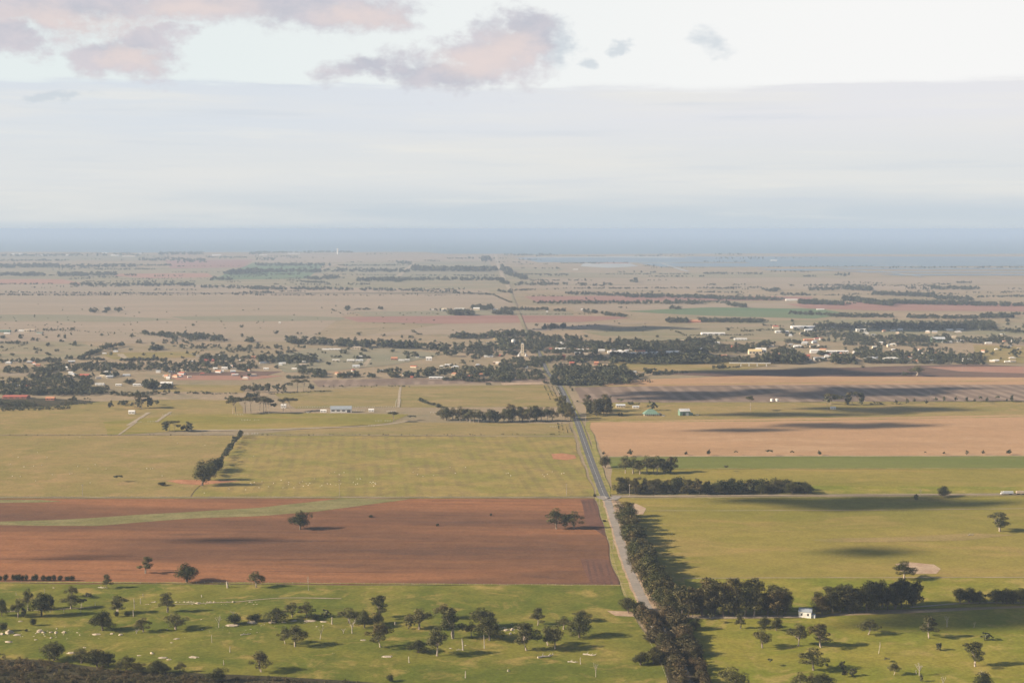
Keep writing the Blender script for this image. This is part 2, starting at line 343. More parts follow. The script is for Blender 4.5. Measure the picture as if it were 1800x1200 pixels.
#CLOUDS
m, t = mat_new('cloud_vapour'); pv = t.new('ShaderNodeVolumePrincipled'); pv.inputs['Color'].default_value = (.98,.98,1,1); pv.inputs['Density'].default_value = .2
o_ = t.new('ShaderNodeOutputMaterial'); t.put(o_.inputs['Volume'], pv.outputs[0]); M['cloud'] = m
import bmesh
def cloud(px, py, wpx, hpx, seed, k=9):
    """a low drifting cloud whose shade falls round ground pixel (px,py); it floats outside the frame towards the sun"""
    ZC = 1150. ; cx, cy = at(px, py); sh = ZC/math.tan(SUN_EL)
    ux, uy = math.cos(SUN_AZ), math.sin(SUN_AZ)
    W2 = wpx*mpp(py)*.55; D2 = 1.8*abs(at(px, py-hpx/2)[1]-at(px, py+hpx/2)[1])/2
    r_ = random.Random(seed); bm = bmesh.new()
    for i in range(k):
        u = -1+2*(i+.5)/k; s = max(.35, 1-abs(u)**1.7)
        ox = u*W2*.8; oy = (r_.random()-.5)*D2*.8; rz_ = min(W2/k*1.7, 60)*s*math.sin(SUN_EL)
        mm = bmesh.ops.create_icosphere(bm, subdivisions=2, radius=1)['verts']
        for v in mm:
            f = 1+.25*noise.noise(v.co*2.1+Vector((i*3.3, seed, 0)))
            v.co = Vector((v.co.x*W2/k*1.5*f*s+ox, v.co.y*D2*.75*f*s+oy, v.co.z*max(rz_, 14)*f))
    me = bpy.data.meshes.new('cloud'); bm.to_mesh(me); bm.free(); me.materials.append(M['cloud'])
    o = link('cloud', me, loc=(cx+ux*sh, cy+uy*sh, ZC)); o['kind'] = 'stuff'
for i, q in enumerate([(1530,884,560,19),(1230,693,360,9),(1490,691,420,13),(1180,700,200,5),(1620,684,260,5),(1330,655,400,6),
        (1560,720,330,9),(1380,728,330,6),(1500,748,330,7),(1310,756,200,4),(1720,1083,360,34),(1600,1098,240,14),(1770,1075,200,30),(1530,970,120,12),(1080,577,330,7),
        (1150,628,330,10),(1590,578,420,7),(400,950,160,5),(150,980,150,5),(1400,655,500,10)]): cloud(*q, seed=i)

# ------------------------------------------------------------------ fields (photo-pixel corners on the plain)
FL = [  # name, corners, material, layer
 ('field', [(-300,515),(860,515),(905,535),(880,545),(620,548),(600,556),(540,600),(-300,600)], 'fartan', 1),
 ('field', [(-300,470),(1000,470),(880,516),(-300,516)], 'farolive', 1),
 ('field', [(-300,552),(140,553),(330,562),(210,566),(-300,562)], 'fargrey', 2),
 ('field', [(300,556),(500,554),(610,558),(600,563),(400,566),(330,563)], 'fargrey', 2),
 ('field', [(620,548),(880,545),(1000,548),(1010,555),(780,556),(640,556)], 'fargrey', 2),
 ('field', [(600,557),(880,554),(1080,556),(1110,559),(1020,566),(780,569),(630,566)], 'farred', 3),
 ('field', [(780,570),(1020,567),(1150,567),(1010,578),(940,584),(640,590)], 'fartan', 3),
 ('field', [(1020,582),(1300,566),(1500,560),(1900,570),(1900,600),(1300,600),(1100,600)], 'farolive', 2),
 ('field', [(1095,547),(1250,540),(1440,543),(1500,552),(1430,560),(1280,556),(1200,553)], 'fargreen', 3),
 ('field', [(1380,534),(1520,531),(1900,536),(1900,548),(1550,546),(1420,542)], 'farred', 3),
 ('field', [(1000,536),(1400,532),(1440,541),(1100,546),(1010,548)], 'fartan', 2),
 ('field', [(920,521),(1200,519),(1430,522),(1420,528),(1200,529),(945,531)], 'farred', 3),
 ('field', [(905,502),(1500,500),(1900,506),(1900,512),(1300,508),(980,512)], 'fartan', 2),
 ('field', [(920,490),(1600,488),(1900,492),(1900,499),(1000,500)], 'fartan', 2),
 ('field', [(905,478),(1500,480),(1480,488),(920,488)], 'farolive', 2),
 ('field', [(-300,500),(400,501),(860,510),(860,514),(-300,516)], 'fartan', 2),
 ('field', [(-300,491),(110,491),(150,499),(-300,499)], 'redsoil', 3),
 ('field', [(210,481),(365,480),(375,487),(260,489),(200,485)], 'redsoil', 3),
 ('field', [(290,458),(445,456),(430,470),(300,472)], 'farred', 3),
 ('field', [(450,449),(870,448),(868,458),(700,460),(470,462)], 'fartan', 3),
 ('field', [(445,462),(570,464),(540,490),(370,492)], 'fargreen', 3),
 ('field', [(600,462),(860,459),(870,490),(650,492)], 'fargrey', 3),
 ('field', [(-300,446),(290,448),(280,458),(-300,458)], 'fargrey', 3),
 ('field', [(-300,600),(130,600),(175,612),(125,632),(-300,632)], 'farolive', 2),
 ('field', [(-300,588),(350,588),(250,604),(150,600),(-300,596)], 'fartan', 3),
 ('field', [(170,620),(350,618),(345,628),(200,632)], 'mid', 4),
 ('field', [(545,612),(700,613),(780,622),(700,640),(600,650),(500,655),(470,630)], 'fargrey', 4),
 ('field', [(300,655),(500,652),(460,662),(300,662)], 'umber', 4),
 ('field', [(290,660),(500,660),(440,668),(310,668)], 'redsoil', 5),
 ('field', [(-300,655),(75,655),(70,660),(-300,664)], 'fartan', 4),
 ('field', [(310,676),(425,677),(430,690),(270,688)], 'mid', 4),
 ('field', [(-300,722),(70,716),(200,705),(350,702),(420,704),(430,728),(300,735),(180,765),(-300,765)], 'dull', 4),
 ('field', [(550,668),(700,665),(960,664),(965,671),(800,674),(560,680)], 'brown', 4),
 ('field', [(480,692),(640,680),(960,676),(985,700),(985,715),(640,716),(520,718)], 'mid', 5),
 ('field', [(180,742),(330,728),(520,726),(720,728),(690,742),(600,752),(330,757),(190,765)], 'east', 5),
 ('field', [(560,752),(720,742),(1000,745),(1008,766),(420,766)], 'mid', 5),
 ('field', [(-300,765.5),(424,765.5),(335,873),(-300,873)], 'dull', 6),
 ('field', [(426,766),(1006,767),(1047,872.5),(337,873)], 'stripe', 6),
 ('field', [(-300,877),(1044,875.5),(1088,1029),(-300,1023)], 'plough', 6),
 ('field', [(1020,878),(1045,877),(1066,945),(1032,922)], 'plough2', 7),
 ('field', [(1022,982),(1073,984),(1087,1028),(1034,1028)], 'plough2', 7),
 ('field', [(-300,1024),(1089,1030),(1112,1078),(1180,1180),(1260,1400),(-600,1400)], 'green', 6),
 ('field', [(1010,680),(1340,674),(1900,668),(1900,706),(1345,708),(1022,708)], 'brown', 6),
 ('field', [(1165,657),(1320,651),(1700,640),(1900,648),(1900,666),(1300,664)], 'umber', 7),
 ('field', [(1625,645),(1900,644),(1900,659),(1690,653)], 'redsoil', 8),
 ('field', [(1110,668),(1300,661),(1900,664),(1900,676),(1320,677),(1040,680)], 'tan', 8),
 ('field', [(1060,630),(1320,636),(1360,640),(1300,652),(1150,655),(1090,650)], 'mid', 6),
 ('field', [(1710,606),(1900,612),(1900,640),(1720,638)], 'mid', 6),
 ('field', [(1026,709),(1500,706),(1900,704),(1900,735),(1300,742),(1034,742)], 'dull', 6),
 ('field', [(1034,741),(1900,728),(1900,802),(1062,802)], 'tan', 7),
 ('field', [(1070,803),(1900,801.5),(1900,823),(1076,824)], 'crop', 7),
 ('field', [(1076,824.5),(1900,823.5),(1900,868),(1072,869)], 'east', 6),
 ('field', [(1420,854),(1900,856),(1900,867),(1440,868)], 'greenr', 7),
 ('field', [(1088,876),(1900,871.5),(1900,1040),(1450,1080),(1185,1080)], 'east', 6),
 ('field', [(1200,1017),(1900,1016),(1900,1062),(1450,1075),(1210,1075)], 'greenr', 8),
 ('field', [(1178,1086),(1400,1086),(1900,1064),(2100,1400),(1330,1400),(1236,1170)], 'greenr', 6),
 ('verge', [(1046,872),(1060,873),(1074,915),(1100,990),(1128,1068),(1112,1080),(1090,1030)], 'verge', 8),
 ('verge', [(1008,745),(1018,745),(1060,870),(1049,872)], 'verge', 8),
 ('verge', [(1028,742),(1036,742),(1074,868),(1066,870)], 'verge', 8),
 ('verge', [(1072,882),(1082,878),(1092,905),(1106,950),(1122,1000),(1150,1050),(1165,1080),(1140,1072)], 'pale', 7),
 ('waterway', [(-300,919),(0,917),(120,912.5),(230,906),(340,900),(460,892),(540,883.5),(585,878),(600,876.5),(720,876.5),(640,888),(560,899),(470,906),(330,912),(170,924),(0,923.5),(-300,924)], 'strip', 8),
 ('waterway', [(-100,878),(70,879),(110,881.5),(60,884),(-100,884)], 'strip', 8),
 ('bare_patch', [(1088,888),(1118,886),(1134,894),(1128,904),(1108,904)], 'pale', 9),
 ('bare_patch', [(970,798),(990,796.5),(1012,800),(1014,806),(996,809),(972,807)], 'orange', 9),
 ('bare_patch', [(295,845),(320,843),(350,844),(420,846),(352,853),(318,851)], 'orange', 9),
 ('bare_patch', [(1574,992),(1600,989),(1640,993),(1652,1001),(1645,1009),(1600,1009),(1580,1004)], 'pale', 9),
 ('bare_patch', [(1425,950),(1480,946),(1620,944),(1700,937),(1780,940),(1700,950),(1560,953),(1460,954)], 'dull', 9),
 ('bare_patch', [(1065,1074),(1110,1076),(1116,1085),(1080,1083)], 'pale', 9),
 ('bare_patch', [(880,673),(960,671.5),(962,675),(884,677)], 'pale', 9),
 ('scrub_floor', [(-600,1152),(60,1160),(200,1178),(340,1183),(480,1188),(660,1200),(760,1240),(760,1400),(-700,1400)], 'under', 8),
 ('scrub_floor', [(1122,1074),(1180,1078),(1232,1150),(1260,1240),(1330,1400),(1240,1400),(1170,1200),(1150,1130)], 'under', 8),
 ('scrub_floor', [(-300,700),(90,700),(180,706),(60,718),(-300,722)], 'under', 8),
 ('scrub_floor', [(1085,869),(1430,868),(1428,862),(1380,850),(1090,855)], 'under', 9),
 ('salt_pond', [(920,452),(1150,450),(1290,456),(1180,462),(950,461)], 'salt', 5),
 ('salt_pond', [(1025,463),(1105,462),(1122,468),(1070,471),(1020,468)], 'salt', 6),
 ('salt_pond', [(1045,461.6),(1105,461.2),(1106,463.4),(1044,463.6)], 'redsoil', 7),
]
for nm, pts, mk, ly in FL:
    far = min(p[1] for p in pts) < 620
    sheet(nm, pts, M[mk], ly, step=40. if far else 14., wob=.3 if far else 1.6, z=(ly*.12 if far else ly*.05))
    # the back edge of the far sheets must reach the same height order as nearer ones
for zi, (x0,x1,y0,y1) in enumerate([(905,1400,453,461),(1200,1900,451,459),(1120,1620,462.5,469),(1300,1900,458,468),(1450,1900,471,473.5),(1330,1440,473,476),(1480,1900,477,479),(1540,1900,482,484.5)]):
    sheet('salt_pond', [(x0,y0),(x1,y0),(x1+60,y1),(x0+40,y1)], M['pond'], 7, wob=3, z=1.0+.12*zi)
for pts in [[(1180,461.5),(1480,460),(1900,459)],[(1380,453),(1500,460),(1560,466)],[(1450,453),(1590,465),(1620,470)],[(1510,454),(1560,459)],[(1640,456),(1800,466)],
            [(1160,462),(1190,472),(1210,478)],[(1550,477),(1620,487)],[(1340,475.5),(1480,475),(1530,478)],[(1060,450),(1400,451),(1900,451.5)],[(900,453.5),(1150,452)],[(1210,461.5),(1350,460.5)]]:
    ribbon('levee', pts, [24]*len(pts), M['salt'], 2.4+.1*len(bpy.data.objects)%1, 0)

# ------------------------------------------------------------------ roads
RD = [(1068,880),(1079,915),(1093,960),(1106,1000),(1121,1035),(1140,1074)]
RT = [(1140,1074),(1172,1120),(1204,1180),(1238,1250),(1296,1380)]
ribbon('track', RT, [4.2]*5, M['gravel'], .49, .8)
ribbon('road_shoulder', RD, [10.5]*len(RD), M['pale'], .50, 1.2)
ribbon('road', RD, [7.2]*len(RD), M['gravel'], .55, .5)
RU = [(935,606),(945,615),(954,635),(963,655),(975,668),(985,680),(1000,710),(1013,738),(1022,762),(1035,800),(1048,835),(1060,866),(1068,880)]
ribbon('road_shoulder', RU, [14]*4+[13]*9, M['verge'], .50, 1.5)
_, RQ = ribbon('road', RU, [9]*4+[8.6]*9, M['asphalt'], .58, .2)
ribbon('road_marking', RU, [.14]*len(RU), M['white'], .62, 0)
ribbon('road', [(1054,872),(1062,876),(1075,878),(1085,872)], [9,12,12,8], M['gravel'], .60, 1)
ribbon('road', [(-300,874.6),(300,874.4),(800,874.2),(1050,874.6)], [3]*4, M['track'], .45, .5)
ribbon('road', [(1078,873.5),(1300,871),(1600,869.3),(1900,867.5)], [5]*4, M['track'], .45, .5)
ribbon('road', [(871,447),(874,460),(881,480),(889,496),(897,512)], [34,26,22,20,16], M['track'], 1.6, 2)
ribbon('road', [(897,512),(905,535),(915,560),(925,585),(935,606)], [10]*5, M['farolive'], 1.6, 2)
for pts, w in [([(1110,898),(1500,897),(1900,893)],1.6),([(1200,1016.5),(1500,1015.5),(1900,1015)],1.6),([(1180,1085.5),(1300,1086),(1430,1084)],5),([(1600,1068),(1720,1060),(1900,1062)],3),([(225,748),(262,725)],6),([(275,742),(300,724)],5),([(208,765),(240,742)],3),
               ([(700,716),(702,695),(704,680)],4),([(560,752),(660,748),(720,740)],8),([(330,757),(470,755),(560,752)],12),([(640,644),(650,630)],8),([(537,645),(548,632)],5),
               ([(700,486),(722,468),(730,462)],26),([(556,478),(590,464)],26),([(211,622),(218,628),(224,630)],14),([(335,621),(347,624),(345,628)],8),
               ([(430,704),(640,683),(700,681)],2.5),([(1005,767.5),(700,765.5),(300,764.5),(-200,764.5)],3),([(1062,803),(1300,802),(1900,801)],4),
               ([(300,1063),(350,1061),(420,1058),(480,1052),(530,1051),(600,1052.5)],1.6),([(0,1076),(110,1071),(180,1066)],1.2)]:
    ribbon('track', pts, [w]*len(pts), M['track'], .52 if pts[0][1] > 560 else 1.7, w*(.25 if w > 2 else .9))

for y in [882,889,908,921,935,950,968,983,1004]:
    x0 = -200 if y > 925 else (640 if y > 884 else 760)
    pts = [(x0, y+rng.uniform(-2,2)), ((x0+1080)/2-120, y+rng.uniform(-3,3)), ((x0+1080)/2+180, y+rng.uniform(-3,3)), (1030+(y-880)*.3, y+rng.uniform(-1,1))]
    ribbon('wheel_track', pts, [rng.uniform(.5,1.1)]*4, M['plough2'], .47, 1.0)
for pts, w in [([(-300,1023.4),(500,1025.6),(1090,1029.4)],2.6),([(1062,802.6),(1400,802.4),(1900,801.8)],4),([(1076,824),(1500,823.6),(1900,823.3)],3.5),([(1072,868.7),(1400,868),(1900,866)],3),([(1100,876.5),(1500,873.6),(1900,870.8)],4),([(1034,741.6),(1400,739),(1900,730)],6),
               ([(1010,680),(1340,674.4),(1900,668)],7),([(1022,708.6),(1345,707.6),(1900,706)],7),([(-300,873),(400,873.4),(1046,872.9)],2.4),([(-300,876.6),(1044,875.7)],2),([(-300,722),(70,716),(200,705),(350,702)],5)]:
    ribbon('field_margin', pts, [w]*len(pts), M['verge'], .515, w*.8)

# ------------------------------------------------------------------ tree prototypes (unit height, unit crown width)
NORM = {}
def crown_mesh(name, clumps, n, size, m, seed, shell=.35):
    r = np.random.RandomState(seed); P = []; NN = []
    wts = np.array([c[3]*c[3] for c in clumps]); wts = wts/wts.sum()
    for (cx, cy, cz, rr, fl), w in zip(clumps, wts):
        k = max(12, int(n*w)); dv = r.normal(size=(k,3)); dv /= np.linalg.norm(dv, axis=1)[:,None]
        rad = rr*(shell + (1-shell)*r.rand(k)**.6)*(1+.22*np.sin(dv[:,0]*5+seed)*np.cos(dv[:,1]*6+cx*9))
        NN.append(dv + np.array([cx,cy,(cz-.45)*.7])*.9)
        P.append(np.array([cx,cy,cz]) + dv*rad[:,None]*np.array([1,1,fl]))
    P = np.concatenate(P); k = len(P)
    a = r.normal(size=(k,3)); a /= np.linalg.norm(a,axis=1)[:,None]; b = np.cross(a, r.normal(size=(k,3))); b /= np.linalg.norm(b,axis=1)[:,None]
    s = size*(.6+.9*r.rand(k))[:,None]; az_ = np.array([1,1,.8])
    V = np.stack([P-a*s*az_, P+a*s*az_, P+b*s*.8], 1).reshape(-1,3); V[:,2] = np.maximum(V[:,2], .01)
    N = np.concatenate(NN) + .45*r.normal(size=(k,3)); N /= np.linalg.norm(N, axis=1)[:,None]; N = np.repeat(N, 3, axis=0).astype(np.float32)
    me = mesh_np(name, V, np.arange(3*k).reshape(-1,3), m); me.normals_split_custom_set(N.tolist()); NORM[name+str(seed)] = N
    return me, V
def clumps_for(kind, r):
    c = []
    if kind == 'S':
        for i in range(11):
            a = r.random()*6.28; q = .36*math.sqrt(r.random()); c.append((q*math.cos(a), q*math.sin(a), .78-.75*q+r.uniform(-.14,.08), r.uniform(.11,.18), .68))
        c.append((0,0,.82,.17,.8)); c.append((0,0,.6,.19,.9)); c.append((r.uniform(-.3,.3),r.uniform(-.3,.3),.40,.13,.7)); c.append((r.uniform(-.25,.25),r.uniform(-.25,.25),.34,.12,.8))
    elif kind == 'R':
        for i in range(12):
            a = r.random()*6.28; q = .33*math.sqrt(r.random()); c.append((q*math.cos(a), q*math.sin(a), .58-.4*q+r.uniform(-.2,.2), r.uniform(.15,.21), .85))
        c.append((0,0,.5,.30,1.1)); c.append((0,0,.78,.17,.9)); c.append((.1,-.1,.3,.2,.9))
    elif kind == 'T':
        for i in range(10):
            a = r.random()*6.28; z = r.uniform(.28,.9); q = r.uniform(.06,.34)*(1.15-z*.5); c.append((q*math.cos(a), q*math.sin(a), z, r.uniform(.10,.17), .55))
        c.append((0,0,.9,.14,.7)); c.append((.03,0,.68,.16,.9)); c.append((-.03,0,.45,.15,.9))
    elif kind == 'U':
        for i in range(9):
            a = r.random()*6.28; q = .38*math.sqrt(r.random()); c.append((q*math.cos(a), q*math.sin(a), .86-.3*q+r.uniform(-.06,.04), r.uniform(.11,.17), .45))
    elif kind == 'B':
        for i in range(8):
            a = r.random()*6.28; q = .28*math.sqrt(r.random()); c.append((q*math.cos(a), q*math.sin(a), .42-.3*q+r.uniform(-.1,.2), r.uniform(.18,.25), 1.1))
        c.append((0,0,.4,.3,1.2))
    elif kind == 'L':
        for i in range(18):
            a = r.random()*6.28; z = r.uniform(.2,.97); q = r.uniform(.04,.42)*(1.25-z*.6); c.append((q*math.cos(a), q*math.sin(a), z, r.uniform(.08,.17)*(1.25-z*.4), .75))
        c.append((0,0,.45,.25,1.2)); c.append((0,0,.87,.12,.8))
    elif kind == 'H':
        for i in range(9): c.append((r.uniform(-.18,.18), r.uniform(-.18,.18), r.uniform(.2,.82), r.uniform(.2,.3), .9))
    return c
SPEC = dict(S=(3600,.022,'leafA',5), R=(4200,.024,'leafB',4), T=(3200,.022,'leafA',5), U=(2200,.024,'leafC',3), B=(1700,.034,'leafE',3), L=(4200,.024,'leafC',6), H=(1500,.04,'leafB',2), V=(1700,.034,'leafD',3))
PR = {}
for kind, (n, s, mk, nv) in SPEC.items():
    for v in range(nv):
        r = random.Random(ord(kind)*10+v); cl_ = clumps_for('B' if kind == 'V' else kind, r)
        cm, CV = crown_mesh('crown', cl_, n, s, M[mk], ord(kind)+v*7, .5 if kind in 'ST' else .35)
        mb = MB(); lean = r.uniform(-.05,.05); fz = {'S':.30,'R':.22,'T':.34,'U':.5,'B':.12,'V':.12,'L':.3,'H':.2}[kind]; tr = {'U':.016,'L':.02,'T':.024}.get(kind, .028)
        fork = (lean, r.uniform(-.03,.03), fz)
        mb.tube([(0,0,-.01),(lean*.3,0,fz*.5),fork], [tr*1.3, tr, tr*.85])
        for c in cl_[:9]:
            mid = ((fork[0]+c[0])/2+r.uniform(-.04,.04), (fork[1]+c[1])/2+r.uniform(-.04,.04), (fork[2]*.45+c[2]*.55))
            mb.tube([fork, mid, (c[0],c[1],c[2])], [tr*.6, tr*.38, tr*.16], 4)
        lo, hi_ = np.percentile(CV, 1.5, axis=0), np.percentile(CV, 98.5, axis=0); kx = 1/max(hi_[0]-lo[0], hi_[1]-lo[1]); kz = 1/hi_[2]
        cxy = (lo+hi_)/2; sh_ = np.array([cxy[0]*.6, cxy[1]*.6, 0]); kk = np.array([kx, kx, kz])
        co = np.empty(len(cm.vertices)*3, np.float32); cm.vertices.foreach_get('co', co); cm.vertices.foreach_set('co', ((co.reshape(-1,3)-sh_)*kk).ravel().astype(np.float32)); cm.update()
        mb.v = [tuple((np.array(q)-(sh_ if q[2] > fz*.5 else 0))*kk) for q in mb.v]; CV = (CV-sh_)*kk
        PR[kind, v] = (mb.mesh('trunk', M['barkd' if kind in 'RBHVL' else 'bark']), cm, CV)
TREES = []     # px, py, h, w (photo pixels), kind, label, group
def T(c, x, y, h, w, kind, label, group=None):
    if c: px, py = cr(c, x, y); TREES.append([px, py, h/ZK, w/ZK, kind, label, group])
    else: TREES.append([x, y, h, w, kind, label, group])
G1 = 'scattered gum trees in the stony green paddock'
